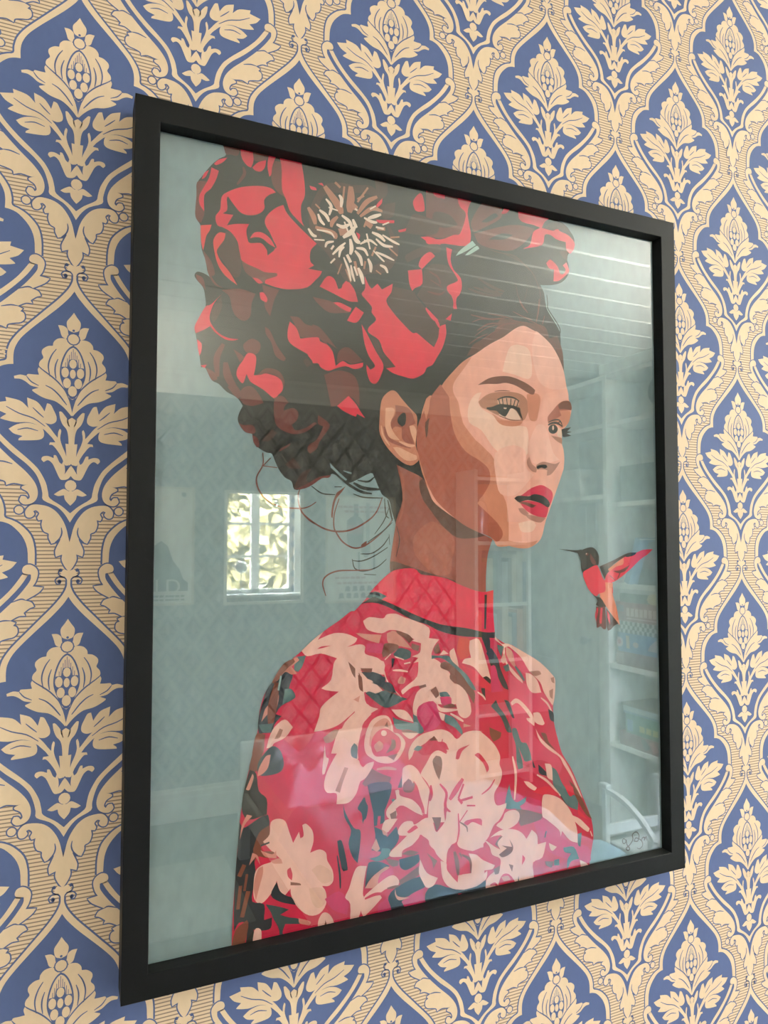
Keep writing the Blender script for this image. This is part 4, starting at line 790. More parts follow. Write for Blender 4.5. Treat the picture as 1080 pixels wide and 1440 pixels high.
p P3 -|-97.9 -220.6 -91 -221.1 -86.6 -225.2 -87 -231.6 -91.8 -233.9 -96.1 -229
p P3 -|-96.2 -209.5 -91 -207.2 -83.1 -212.7 -82.2 -218.6 -89.2 -219
p BRN -|-129.2 -192.5 -121 -193.9 -119.7 -198.1 -125.9 -195.4
s N 1.61|-128.9 -189 -123.5 -187.9
p P2 -|-136.1 -199.6 -134.1 -192.4 -130.9 -194.6 -129.2 -200.4 -132.1 -195.2
p P2 -|-129.2 -191.7 -121.8 -195.4 -119.3 -193.4 -118.9 -198.3 -125.9 -196.2
p P2 -|-122.6 -199.2 -116.8 -198.6 -115.1 -202.1 -120.9 -201.1
p N -|-122.4 -219.8 -118.8 -212.6 -116.6 -218.6 -112.4 -222.2 -109 -224 -106.4 -229 -116.6 -225
p G2 -|-125.7 -224.7 -116.6 -228.1 -110.7 -230.9 -116.5 -232.9 -110.6 -235.7 -104.7 -237.7 -103.8 -241.1 -113.1 -239.2 -114.8 -244.4 -110.6 -248.5 -110.5 -254 -117.2 -252.6 -116.9 -242.3 -120.7 -234.4 -122.4 -230.1
p N -|-133.9 -222.3 -127.3 -224.4 -126.4 -234 -121.5 -233.5 -122.3 -239.6 -127.2 -240.1 -132.9 -238.1
p P -|-132.5 -239 -129.3 -238.5 -128 -241.5 -128.4 -250.1 -134 -250.4
p P -|-91.7 -247.7 -91.7 -242 -89.1 -237.7 -85.6 -238 -82.1 -242.4 -78.9 -252.1 -90.8 -253.6
p BRN -|-87.8 -247.8 -86.9 -242.2 -85.1 -248.3 -86.4 -252.1
p P2 -|-104.7 -237.3 -96.9 -241 -97.4 -243.3 -103.8 -240.7
p MG -|-87.4 -229.1 -77.7 -226.1 -71.3 -233.9 -72.2 -242 -82.1 -236.7
p N -|-79.1 -194.4 -76 -195.8 -71.8 -213.9 -75 -214.2 -77.7 -204.6
s N 1.03|-79.1 -203.5 -77.3 -215.4 -76.8 -224.6
p P -|-61.5 -54.8 -56.8 -52.4 -47.2 -53.7 -44.3 -51.1 -37.6 -51 -31.7 -53.4 -24.7 -55.9 -12.7 -61.4 -12.7 -68.6 -4.5 -69.9 -8.6 -74.2 -10.7 -81.2 -4.6 -85.2 3.7 -93.9 7.8 -102.4 15.2 -108.5 20.4 -116.2 -8.7 -113.6 -12.8 -106.1 -20.8 -112.5 -24.8 -112.2 -21.8 -104.5 -14.8 -100.6 -24.8 -100.7 -32.7 -105.3 -33.7 -102.6 -28.8 -99.1 -21.8 -93.9 -20.8 -84.2 -24.8 -84.8 -20.8 -81.5 -25.8 -80.3 -19.8 -78 -18.8 -71.8 -25.7 -69.7 -23.8 -68.9 -33.6 -63.1 -42.4 -61.7 -48.2 -63.6 -57.7 -61 -60.5 -57.4
p P2 -|-44.3 -63.8 -38.5 -62.4 -30.7 -69.4 -25.8 -75 -35.6 -72.6 -43.4 -70
p P2 -|-67 -62.3 -57.7 -63.6 -48.2 -64.5 -50.1 -70.1 -59.6 -67
p BRN -|-37.6 -62 -28.7 -65.1 -24.8 -68.8 -27.7 -71.3 -31.7 -67.6 -36.6 -64.2
p BRN -|-45.3 -70.3 -36.6 -71.7 -35.6 -74.4 -41.4 -77.6 -47.2 -79.8 -48.2 -74.5
p BRN -|-25.8 -71.4 -19.8 -73.5 -20.8 -77.1 -25.8 -75
p MG -|-58.6 -69.6 -46.3 -70.3 -48.2 -77.1 -58.6 -74.8
p G2 -|-39.5 -77.7 -34.6 -74 -26.8 -76.7 -26.8 -81.1 -31.7 -82.1 -38.5 -79.1
p N -|-41 -80.6 -38.5 -80.8 -40 -87.3 -40.7 -85.5
p P -|-67 -70 -60.5 -71.2 -60 -76.4 -51 -79.6 -46.3 -84.2 -51 -83 -46.2 -91.2 -54.8 -88 -63.3 -84.8 -64.2 -90.7 -55.7 -93.9 -49.1 -99.6 -46.2 -103.3 -49.1 -104.8 -58.6 -100.6 -61.4 -102.1 -66.9 -101.6
p BRN -|-63.3 -85.6 -54.8 -86.2 -55.8 -88.8 -61.4 -87.9
p BRN -|-65.1 -89.8 -62.3 -91.7 -61.4 -101.2 -64.2 -98.4
p N -|-61.4 -88.3 -52.9 -89.4 -45.3 -93 -46.2 -96.4 -52.9 -96.7 -55.8 -93.1
p BRN -|-52.9 -95.9 -46.2 -96.4 -38.5 -104 -34.6 -106.9 -42.4 -104.5
p G2 -|-59.5 -102.2 -56.7 -101.2 -48.2 -104.9 -46.2 -102.5 -38.5 -104.8 -28.8 -108.7 -38.5 -110.1 -51 -108.1
s P 1.15|-45.8 -81.2 -41.4 -77.6
s P 1.15|-38.5 -79.5 -31.7 -82.1
s P 1.38|-31.7 -84.8 -26.8 -84.2
s P 1.15|-40 -88.6 -34.6 -89 -28.7 -90.3
s P 0.69|-47.2 -85.9 -43.4 -96.6 -33.7 -107
p P2 -|-36.1 -95.4 -33.7 -93 -30.2 -95 -31.7 -98 -35.6 -97.7
p BRN -|-9.1 -76 -5.5 -72.1 -3.5 -79 -7.6 -79.6
p OR2 -|11.1 -69.4 19.6 -71.2 19.6 -82.2 12.1 -85 9 -78.8
p P -|19.6 -72.1 27.2 -71.6 32.5 -85.8 36.8 -100.1 30.2 -98.6 22.7 -90.7 13.2 -87.3 15.3 -84.7 20.6 -84.1 19.1 -77.6
p P -|3.2 -79.4 6.9 -76.4 9.5 -84.3 11 -91.7 5.8 -86.8
p P -|-4.5 -80.7 -1.4 -77.3 2.7 -80.3
p BRN -|-3.5 -86.2 0.6 -85.6 8.9 -90.7 17.3 -99.5 23.7 -109.2 22.6 -116.4 18.3 -109.6 12 -104.6 3.7 -97.6 3.7 -93 -3.5 -89.4
p G -|-10.7 -80.4 -4.5 -81.2 2.7 -81.6 5.8 -85.9 16.3 -94.9 22.7 -103.6 24.8 -107.4 20.5 -105.2 12.1 -94.5 1.6 -85.6 -4.6 -82.5 -10.7 -83
p RC -|12.1 -88.2 22.7 -92.6 30.2 -98.6 36.8 -103.8 36.7 -109.3 29.1 -105 22.7 -102.7 17.4 -94.9
p N -|28.6 -105.9 31.8 -106.2 32.3 -113.1 29.6 -109.7
p K -|30.2 -98.6 33.5 -98 36.8 -101 36.2 -103.7
s P 1.03|25.8 -108.4 30.2 -111.6 32.3 -114.5
p BRN -|-20.3 -100.6 -15.3 -99.7 -14.8 -101.5 -19.8 -102.4
p K -|29.3 -70.3 35.9 -71.1 36.9 -80.5 42.4 -87.4 42.4 -92.1 36.8 -90.8 33.6 -80.3
p N -|33 -81.6 37.4 -78.1 42.8 -85.9 45 -93.6 50.5 -105.2 51.6 -109.1 47.1 -106.8 42.7 -99 39.5 -91.3
p MG -|36.7 -91.1 40.6 -91.4 43.8 -102.8 47.1 -109.6 37.1 -109.7
p PK -|52.8 -97.9 65.2 -105.4 81.4 -113.4 90.7 -124.8 86 -127.3 54.8 -124.4 52.7 -110.1
p PK -|55.8 -81.1 63.1 -87.2 70.5 -95.4 66.4 -98.9 60.8 -94.7 56.3 -87.7
p P -|40.7 -70.4 46.3 -75.8 51.9 -76.1 65.5 -83.1 79.3 -91.2 89.8 -100.6 92.8 -105.7 92 -118.2 90.2 -123.8 82.6 -113.5 79.1 -105.6 69.9 -97.2 63.1 -87.2 56.3 -81.1 51.8 -78 48.5 -78.8 49.5 -87.3 55.1 -94.3 63 -102.4 64.1 -105.4 56.2 -99.1 49.5 -90.1 47.3 -82.5 47.6 -77.8 40.7 -72.7
p P2 -|49.6 -77.9 55.2 -82 57.4 -90.7 59.6 -95.5 54 -90.4 50.1 -83.6
p P -|66.5 -97.9 71.1 -99.2 76.8 -104.4 80.2 -113.3 72.1 -112.7 67.5 -106.6
p NS -|69.9 -97.2 78.1 -97.3 80.4 -99.9 74.5 -100.9
p NS -|87.3 -112.5 90.9 -111.3 90.2 -119 87.9 -116.9
p NS -|88.6 -103.4 91.6 -102.7 92.1 -107.5 89.8 -106.4
p G -|42.4 -76.1 47.9 -77.8 45.6 -85.2 42.9 -79.4
p G -|47.2 -91.9 51.7 -90.3 52.8 -95.1 49.5 -95.8
s G 1.72|57.4 -92.5 61.9 -98.5 65.3 -103.5
p P2 -|45.1 -87 48.4 -82.5 50.1 -88.3 47.3 -90
p PK -|54.4 -121.9 58.9 -119 64.6 -123.8 72.5 -136.9 74.7 -145.6 91 -158 98.1 -167.5 95.6 -174.9 83.9 -163.8 72.2 -162.4 58.5 -169.2 55.2 -156.6
p P -|53.3 -118 57.8 -115.6 63.5 -118.9 70.3 -126.2 73.7 -132.2 73.7 -137 67.9 -132.6 66.8 -130.6 70.3 -130.9 64.6 -123.8 58.9 -119 54.4 -120.5
p P -|72.6 -127.4 78.4 -127.9 83 -136 80.7 -137.2 74.3 -134.2
s P 1.15|79.7 -117 85.6 -121.9 90.2 -129.5
p P -|74.8 -139 79.4 -146.2 86.4 -152.7 95.8 -160 100.5 -164.9 106.5 -174.3 112.4 -185.8 116.6 -195.1 112.4 -189.7 106.4 -178.2 99.3 -167.6 95.8 -161.9 86.3 -155.5 78.2 -147.9
p BRN -|79.4 -142.3 84.1 -143.8 86.4 -149.8 93.4 -157.3 84 -150.5
p G2 -|36.6 -119.3 41.1 -115.1 43.2 -119.9 48.7 -127 53.1 -135.8 54.2 -139.7 49.8 -138.3 45.4 -128.5
p G2 -|47.7 -115.7 52.2 -117.9 56.6 -129.6 54.3 -128.5
p G -|54.3 -136.9 58.2 -137.3 62.1 -147.1 66.6 -148.5 70 -155.5 71.1 -161.3 65.4 -161.6 63.1 -157.6 59.8 -150.6 63.1 -161.3 63.6 -166.1 59.6 -166.5 58 -160.7 57.5 -149.4 54.8 -141.6
p N -|71.7 -160.5 74.5 -167.4 72.2 -166.2
p N -|76.9 -164.9 83.8 -171.4 84.9 -174.5 77.9 -171.7
p N -|86.1 -125.8 90.8 -129.1 91.3 -135.9 87.8 -133.6
p G -|88.5 -168.2 93.3 -171.7 99.1 -183 106.3 -188.8 112.3 -195.5 112.2 -203.2 103.7 -199.1 97.8 -191.5 90.7 -182.9 89.6 -177.9
p P -|82.7 -165.1 88.6 -167.3 89.6 -178.4 84.9 -175.4 83.8 -169.5
s P 1.38|75.6 -172.3 84.9 -178.3 96.6 -190.4
p R -|72 -184.1 77.8 -182.1 86 -182.2 95.4 -189.2 89.5 -189.4 83.6 -188.1 78.9 -186.9
p P -|64.1 -175.5 68.6 -176.6 75.5 -181.7 73.2 -183.3 67.5 -179.7
p BRN -|104 -179.8 110 -185.5 114.8 -192.9 125.6 -212 119.5 -207.2 112.3 -196.4 108.7 -189.2
p R -|100.3 -183.2 107.5 -185.1 108.7 -191.1 105 -192 101.5 -186.2
p R -|112.2 -202.2 118.2 -208 121.9 -211.5 113.3 -207.3
s K 0.92|96.6 -190.4 102.5 -198.9
p MG -|40.6 -181.6 48.3 -180.8 78.9 -191.7 80 -200.3 60.5 -194.6 49.3 -192.1 41.6 -189.1
p MG -|71.8 -204.6 79.9 -203 95.1 -215.8 104.6 -225 121.6 -231.7 123.9 -241.8 117.7 -242.6 90.1 -232.1 78.6 -220.7
s P 1.61|54.6 -156.6 57.3 -169.9 56.1 -187.5
p G -|48.2 -187.3 51.7 -175.7 53.8 -185.3 58.3 -189.6 66.3 -186.6 65.1 -190.6 60.5 -192.8 65 -199 61.6 -200.4 58.2 -194.3 49.3 -193
p BRN -|57.1 -194.1 67.3 -196.6 79.9 -201.3 78.7 -204.9 64.9 -206.5 60.4 -205.8
p BRN -|35.4 -134 45.3 -138.7 44.2 -142.3 38.6 -144.5 35.9 -139.6
p N -|-55.6 -95.5 -42.2 -96.5 -37.4 -103.9 -45.1 -101.5 -48.9 -98.6
p G2 -|-59.3 -101.6 -52.7 -103 -46.1 -101.4 -40.3 -104.5 -31.5 -108.8 -38.3 -111.7 -46 -112.7 -55.5 -105.8
p P -|-62.1 -123.2 -60.6 -135.2 -63 -142.6 -71.2 -146.7 -76.7 -144.3 -76.7 -124.2 -67.6 -114.1 -60.2 -111.4 -55.5 -116.1
p RD -|-64.8 -135.6 -62.1 -124.9 -58.3 -122.7 -60.2 -129.3 -60.2 -135.3 -58.3 -143.2 -54.5 -148.7 -62 -149.5 -64.8 -142.4
p P -|-60.6 -135.2 -59.3 -127.7 -55.5 -120.4 -48.9 -117.6 -43.2 -119 -40.3 -124.5 -39.3 -129.8 -35.4 -131.1 -30.6 -137.7 -34.5 -146 -40.3 -149.6 -48.9 -148.6 -54.6 -145.3 -59.2 -141.4
p P2 -|-56.9 -135.7 -56 -128.1 -52.7 -122.4 -46 -119.6 -42.2 -122.6 -41.2 -127.9 -46 -125.7 -52.7 -130.1 -55 -138.4
p RD -|-55.5 -138.4 -54.6 -131.6 -49.8 -127 -44.1 -126.7 -38.3 -130.8 -34.5 -134.7 -34.5 -140.8 -39.3 -145.4 -46 -144.6 -52.7 -143.8
p BRN -|-46 -124.8 -44.1 -122 -43.2 -126
p BRN -|-41.2 -133.9 -38.3 -135.1 -38.4 -140.3 -45.1 -143 -41.2 -137.4
p BRN -|-44.1 -144.8 -36.4 -144 -39.3 -148
p P2 -|-53.6 -136.9 -49.8 -133.9 -47 -136.8 -47.9 -140.1 -51.7 -141.4
p P -|-44.4 -129.7 -44.8 -130.8 -45.9 -131.4 -47.2 -131.2 -48.2 -130.4 -48.6 -129.3 -48.2 -128.2 -47.2 -127.6 -45.9 -127.8 -44.8 -128.6
p G -|-69.9 -136.7 -67.6 -133.6 -65.3 -136.4 -65.7 -144 -69.4 -141.9
p RD -|-58.4 -106.4 -47 -112.6 -48.9 -113.3 -56.5 -110.9
p G -|-40.3 -119.3 -36.4 -121.4 -24.6 -125.2 -25.1 -119 -20.7 -122.1 -16.7 -131.3 -19.7 -132.8 -27.6 -129.3 -37.4 -127.4
p BRN -|-33.5 -128.3 -21.7 -131.2 -23.7 -131.9 -32.5 -130.1
p P -|-41.2 -114.4 -31.5 -115.8 -26.6 -120.6 -24.6 -124.3 -35.4 -120.2
p P -|-33.5 -130.4 -20.7 -132.2 -26.6 -135.5 -31.5 -132.4
p P -|-25.1 -118.1 -24.1 -109.4 -19.6 -103.6 -13.6 -104.1 -10.6 -110.6 -15.6 -113.7 -20.6 -114.1 -21.7 -121.1
p MG -|-20.6 -114.1 -9.6 -111.6 -5.5 -119.1 -3.5 -126.4 -11.6 -131.9 -16.7 -129.6 -21.7 -122
p P -|3.9 -100.1 11.2 -102.5 17.5 -109.4 20.6 -121.5 16.3 -125.7 11.1 -123.4 9 -117.7 6.9 -111.2
p BRN -|-11.6 -104.3 -7.5 -101.9 -4.9 -107.5 -7.5 -110
p G -|-4.9 -106.2 0.7 -106.2 3.8 -109.6 -3.4 -109.4
p MG -|-4.4 -109.3 3.8 -110 4.8 -114.6 -2.4 -114.9
p BRN -|-2.4 -115.8 4.8 -114.6 9 -117.3 0.7 -117.4
p P -|-7.5 -111.8 -3.4 -116.6 9 -118.6 11.1 -119.7 0.7 -120.1 -5.5 -118.2
p P -|-5.5 -119.1 -0.4 -121.4 -1.4 -125.8 -3.5 -124.7
p G -|-0.4 -121.4 6.9 -124.8 13.1 -133.5 13.1 -137.2 6.9 -131.1 -0.4 -126.8
p P2 -|14.2 -129.1 20.6 -131.6 14.2 -131.8
s P 1.38|3.8 -121.3 10 -125.1 14.2 -127.8
p BRN -|-62 -160.5 -55.5 -151.2 -48.9 -155.4 -41.2 -159 -42.2 -162.3 -54.5 -160.7 -59.2 -162.6
p P -|-62.9 -152.8 -59.2 -148.2 -53.6 -147.1 -54.5 -150.4 -59.2 -156.7 -62.9 -158.7
p N -|-58.3 -161.9 -53.6 -160.8 -42.2 -162.3 -41.2 -168.5 -45.1 -178.2 -49.8 -185.2 -52.6 -184.7 -55.5 -174.1
p N -|-64.7 -175.3 -60.1 -169.2 -59.2 -172.8 -57.8 -176.3 -59.2 -182.9 -61.9 -184.2 -61.5 -178.3
p K -|-36.4 -166.5 -33 -158.3 -32.5 -161.9 -33.5 -166.9
p G -|-41.2 -173.6 -38.4 -173.2 -39.3 -176.5
s P2 1.61|-51.7 -152.5 -44.1 -152.6 -37.4 -154.3
p P -|-28.1 -149.4 -28.4 -144.1 -25.6 -138.3 -19.7 -133.7 -11.6 -131.9 -3.5 -131.4 3.7 -134.4 8.9 -139.4 14.2 -135.9 21.6 -134.9 30.2 -136.2 27.8 -136 35.4 -142.3 40.8 -148.4 44.1 -155.3 43.5 -160.8 45.6 -166.6 43.9 -173.8 39.5 -179.6 38.9 -185 41.6 -189.5 49.3 -188.8 48.2 -192.8 42.6 -200.2 38.2 -203 31.6 -212.9 18.8 -217.1 2.4 -196.7 0.4 -180.4 -5.6 -166.3 -9.7 -156 0.6 -148.4 -0.5 -144.7 -5.6 -139.6 -10.6 -136.4 -15.7 -139.4 -21.7 -142.2 -24.2 -143.7 -25.7 -147
p RD -|-26.6 -150.4 -19.7 -144.2 -14.7 -140.4 -1.5 -140.1 2.6 -145.9 -5.6 -145.4 -11.7 -148.7 -15.7 -153.5 -19.2 -160.1
p G -|-24.7 -142.8 -21.7 -140.5 -17.7 -141.8 -20.7 -144.1
p BRN -|-12.7 -138 -9.1 -135.2 -6.1 -138.7
s RD 1.03|-2.5 -138.2 -3 -140.8
p P -|-19.2 -159.2 -14.7 -152.7 -10.7 -147 -5.6 -145.4 0.6 -148.8 -1.5 -155.2 -3.6 -162.1 -5.1 -167.2 -0.6 -175 0.4 -180.4 -1.6 -185.5 -0.6 -194.5 -11.8 -192.8 -13.8 -187.2 -12.8 -178.5 -10.7 -175.3 -13.7 -167 -17.7 -162
p BRN -|-10.2 -152.4 -7.6 -148.7 -3.6 -150.5 -2.8 -156.9 -5.1 -165.5 -7.7 -160.7
s RD 1.61|-4.6 -168.2 0.5 -175.1 -0.6 -183.8 3.5 -188.4
s RD 1.84|-11.7 -168.1 -11.2 -174.4 -12.3 -178.6
s RD 1.38|-14.3 -178.3 -14.3 -188
p P -|-33 -156.6 -31.6 -153.3 -26.7 -152.6 -21.7 -156.3 -17.7 -162.9 -12.7 -170.6 -13.3 -175.8 -14.8 -187 -18.8 -185.6 -20.8 -179.2 -24.7 -172.5 -32.5 -168.8
p RD -|-25.7 -162.8 -21.7 -167.7 -19.8 -174 -16.8 -182.4 -16.3 -186.8 -19.3 -184.6 -21.8 -177.3 -27.7 -172.1 -33.5 -169.5 -31.6 -163.7
p BRN -|-32.5 -165.3 -28.6 -161.5 -23.7 -165.6 -25.7 -170.6 -31.6 -169.8
p P -|-31.6 -160.2 -23.7 -160.8 -25.2 -165.4 -27.6 -161.6
p P -|-38.4 -168 -35.5 -168 -34.5 -172 -25.7 -175.8 -19.8 -181.9 -17.8 -187.5 -23.7 -184.4 -32.6 -178.7 -36.4 -180.3 -35.5 -183.9 -41.2 -186.5 -44.6 -183.4 -44.1 -179.2 -39.3 -174.7 -37.4 -173.3
p RD -|-37.9 -180.1 -33.5 -178.6 -25.7 -184.5 -18.8 -187.3 -22.8 -191.1 -36.4 -188.9 -36.9 -183.7
p BRN -|-42.2 -182.9 -37.4 -181.1 -37.4 -186.2 -41.2 -186.5
s RD 3.21|3 -179.9 7.7 -174.3 13.5 -167
s RD 2.3|9.8 -180 14 -170.7
s RD 2.53|10.8 -181.9 21.3 -180.7
s RD 1.61|16.6 -185.9 23.4 -186.9
s RD 1.15|10.7 -196.2 17.1 -189.1
s RD 2.76|9.8 -180 12.9 -184
p RD -|7.8 -152.8 9.9 -146.7 19.4 -144.2 13.1 -148 10.4 -153.1
p RD -|22.9 -151.9 26.7 -151 33.1 -158.6 34.7 -162.9 33 -165.4 29.8 -158.2
s RD 1.03|39.5 -170.9 35.1 -176.3 28.6 -179.9
p N -|-53.6 -189.2 -47.9 -192.6 -44.1 -197.5 -37.4 -191.7 -35.5 -199.8 -41.2 -206.5 -48.8 -206.1 -55.4 -204.1 -52.6 -197
p N -|-54.5 -169.5 -46 -170.7 -46 -187.8 -53.6 -189.2
s RD 2.99|-49.8 -183 -50.3 -188.8
p G -|-56.8 -209.3 -49.8 -208.4 -47.9 -204.1 -42.2 -205.5 -42.2 -209.8 -46 -211.6 -51.7 -211.9
p P2 -|-55.4 -202.8 -52.1 -197 -49.3 -204.3 -51.7 -205.6
p N -|-58.2 -214.6 -56.3 -211.5 -48.8 -212.8 -42.2 -216.6 -53.5 -220.4 -60 -227.6
p N -|-35.5 -213.5 -20.8 -212.6 -20.8 -217.8 -29.7 -221.4 -34.5 -218.8
p BRN -|-46 -210.8 -35.5 -214.3 -36.4 -217.6 -41.2 -216.7
p BRN -|-35.5 -227.2 -20.8 -220.4 -20.9 -226.4 -34.5 -230.8
p N -|-43.1 -235.9 -35.5 -230.6 -19.9 -227.5 -14.9 -234.5 -23.8 -238 -31.6 -239 -31.6 -247.6 -43.1 -246.9
p N -|-15.9 -239.5 -7.9 -234.9 5.3 -240.1 29.5 -243.8 29.4 -253.7 -16 -253.4
p MG -|-33.6 -241.2 -25.8 -237.6 -15.9 -235.2 -17.9 -239.1 -15.9 -244.7 -17.9 -251.2 -27.8 -250.9 -31.6 -245
p RD -|9.5 -244.4 12.6 -245 13.6 -247.9 9.4 -247.5
p P -|-47.9 -190.9 -45.1 -186.2 -36.4 -186.7 -43.2 -194.2 -47 -193.6
p P2 -|-47.9 -191.8 -44.1 -194.9 -44.1 -196.6 -47 -195.3
p P -|-36 -193.7 -31.6 -189.6 -25.7 -190.1 -23.8 -192.6 -15.8 -189.4 -10.8 -191.5 -8.3 -198.9 -6.8 -200.1 -0.6 -193.9 0.4 -187.9 9.7 -189.3 9.6 -205.4 7.5 -209.5 3.4 -211.4 2.3 -220.1 -0.2 -221.9 -5.8 -216.9 -11.8 -208.9 -18.8 -199.9 -25.7 -205.7 -32.6 -208 -33.5 -212.1 -41.2 -210.8 -42.2 -208 -34.5 -202.5 -29.6 -199 -35.5 -197.6
p RD -|-29.6 -196.4 -23.8 -193 -21.3 -195.1 -27.7 -197.6
p BRN -|-10.8 -189.7 -3.7 -190.8 -4.7 -196 -7.3 -199.5 -8.8 -194.5
p RD -|-19.8 -199.7 -13.8 -204.2 -12.8 -207.8 -19.8 -211 -27.7 -210.5 -33.5 -210.4 -31.6 -208.1 -23.8 -206
p BRN -|-33.5 -210.4 -27.7 -208.8 -20.8 -211.3 -25.8 -212.6
p RD -|-18.8 -212.9 -10.8 -209.9 -5.8 -217.8 -0.7 -222.2 -3.8 -226.1 -0.8 -236.3 -6.9 -234.3 -9.9 -228.5 -15.9 -223.9 -19.8 -215.4
p BRN -|-14.9 -212.7 -6.8 -219.4 -9.9 -224.1 -10.9 -218.7
p P -|-19.8 -216.2 -14.9 -225.8 -6.4 -230.9 -9.9 -235.4 -14.9 -235.8 -17.9 -231.3 -20.8 -224.7
p RD -|1.9 -212.9 8.6 -212.3 20.1 -216.9 29.7 -219.5 29.6 -224 21 -234.1 9.5 -233.8 3.3 -230 0.3 -223.3
p P -|-4.3 -219.8 0.3 -222.4 0.8 -226.9 5.4 -233 9 -236.8 9.5 -232 21 -233.2 19 -219.4 27.5 -222.7 31.8 -225.3 32.8 -236.3 29.5 -240.2 21 -243.1 10.5 -242 2.3 -238.6 -2.8 -231.5
s BRN 2.53|6.5 -215.5 8.5 -223 9.5 -232
s BRN 1.84|10.6 -217.1 17.9 -230.9
p P -|9.7 -197.3 16 -200.1 21.2 -197.8 27.6 -201 29.7 -208.6 29.7 -217.7 21.1 -217.6 10.6 -213.5 8.6 -207.9
p RD -|13.9 -197.5 17 -195.8 27.7 -196.5 28.7 -201.6 21.2 -197.8 17 -199.4
s BRN 0.92|10.7 -196.1 16 -200.1 17 -203.9
s RD 1.15|9.7 -190.2 10.2 -201.9 8.6 -209.6
p P -|-65.1 -212.9 -58.7 -213.6 -60.5 -222.5 -61.4 -230.7 -60.9 -234.1 -64.6 -245.9 -70.5 -250.4 -70.1 -235.7 -73.7 -230.8 -71 -225.5 -68.3 -217.7
p P2 -|-60 -227.6 -55.4 -221.8 -46 -216.7 -42.2 -217.4 -48.8 -221.3 -51.6 -228.4
p MG -|-50.7 -224.3 -47.9 -219.8 -40.3 -217.8 -39.3 -222.2 -46 -224.4 -49.8 -228.7
p P -|-60.9 -233.3 -54.4 -228.7 -45 -223.7 -39.3 -223.1 -35.5 -227.2 -36.5 -231.3 -44.1 -230.7 -49.8 -233 -47.9 -235.9 -53.5 -240.6 -60.9 -245.8 -62.8 -240.4
s BRN 1.38|-44.1 -230.7 -39.3 -230.7 -35.5 -230.6
s RD 1.61|-60 -234.3 -52.6 -232.8 -45 -233.9
p MG -|-50.7 -241.2 -44.1 -236.6 -41.2 -244.8 -42.2 -250.5 -49.7 -250.6
p P2 -|-38.4 -231.8 -36.5 -237.2 -27.7 -239.8 -35.5 -240 -38.4 -236
p RD -|12.5 -216.9 18.8 -218 31.6 -216.5 37 -223.8 43.5 -227.7 44.6 -233.3 39.1 -232.4 31.5 -233.7 28.2 -239.4 18.7 -235 12.4 -231.1
s BRN 1.61|12.5 -218.7 18.8 -223.3 19.8 -232.5
p P -|17.7 -218.7 24.1 -220.7 29.4 -225.2 39.1 -230.5 36.9 -232.9 30.4 -232.6 30.4 -239.8 24 -242.2 12.4 -242.2 12.4 -232 19.8 -232.5 20.3 -225.4
p N -|12.4 -242.7 24 -242.2 31.5 -239.1 32.4 -252.8 12.3 -252.4
p P -|40.4 -203.4 48.2 -195.4 56 -194.7 60.2 -198.1 58.2 -204.3 48.1 -207.4
s RD 1.15|39.3 -202.3 44.8 -199.5 48.2 -192.6
p P -|31.6 -212.9 42.6 -207.4 53.6 -207.8 61.5 -211.3 66 -216.7 70.6 -210.9 75.1 -215.4 75.7 -222.1 83.2 -221.6 79.6 -232.1 71.5 -234.4 72 -244.8 70.1 -255.6 32.4 -254.6 32 -239.2 42.4 -233 43.5 -226.8 37 -222.9 34.9 -217.1
p RD -|31.6 -212 38.2 -210.3 44.7 -210.5 40.3 -216.2 43.6 -220.4 39.2 -217.8
p BRN -|42.4 -223.8 49.1 -220.4 44.7 -217.8 53.5 -220.2 51.3 -214.3 54.6 -220.4 52.4 -224.6 45.7 -226.2
p BRN -|39.2 -216 43.6 -211.2 45.8 -211.6 41.4 -215.4 43.6 -220.4
p RD -|41.1 -250.9 42.3 -243 45.6 -238.1 51.1 -239.1 56.6 -246.6 55.5 -251.9
p P2 -|44.5 -239.7 50 -239.8 52.2 -243 46.7 -242.9
s RD 1.38|35.2 -243.4 39 -243.3 41.2 -245.5
p RD -|61.8 -234.6 62.4 -227.3 64.7 -230.5
p BRN -|50.6 -231.7 54.5 -233.3 53.4 -237.7
p K -|56.6 -253 58.9 -241.5 60 -251.8
p BRN -|38 -233.1 43.5 -231.3 42.3 -236.6 39.1 -236.9
p P -|80.1 -189.8 83.6 -187.4 95.4 -191.9 104.9 -201.9 110.8 -215.4 111.8 -227.1 104.6 -224 97.5 -216.1 96.2 -219.8 94.5 -214.7 83.4 -205.4 79.9 -202
p P -|85.5 -222.8 92.6 -226.8 89 -229 86.7 -227.2
p P -|107.2 -206.1 114.5 -210.2 123 -218.3 120.5 -220.3 109.6 -211.3
p G -|98.5 -228.3 108.1 -229.4 112.9 -238.9 105.6 -239.5 101.9 -245.5 102 -237.9 105.6 -233.8 99.7 -231.8
p G -|90.1 -235.8 94.8 -235.7 94.8 -240.5 90 -239.6
p BRN -|81.9 -235.3 90.1 -236.8 87.7 -241.1 83 -238.4
p P -|113.5 -239.9 121.4 -245.2 121.8 -256.9 116.3 -253.9
p G -|111.9 -220.4 115.6 -220 114.2 -230.4 111.8 -228.1
s N 1.61|83.3 -213.9 82.1 -218.4
s P 1.38|123.6 -220.3 125.4 -224.5
s K 0.73|158 -233 155.9 -231.2 154.3 -232.4 155.3 -234.8 157.4 -234.5 158.1 -232.2 158.9 -236.3 161.5 -239.6 159.9 -240.9 157.9 -239 161.6 -236.8 164.8 -233.3 164.3 -229.6 168.1 -228.1 171 -231.1 169.5 -235.3 165.8 -234.7 168 -232.6 173.3 -235.5 174.5 -239.3 171.5 -241.5 168.7 -240.4
s K 0.73|173.3 -235.5 174.4 -233.7 176.5 -233.6 176.2 -236 178.1 -233.1 179.1 -236.5"""
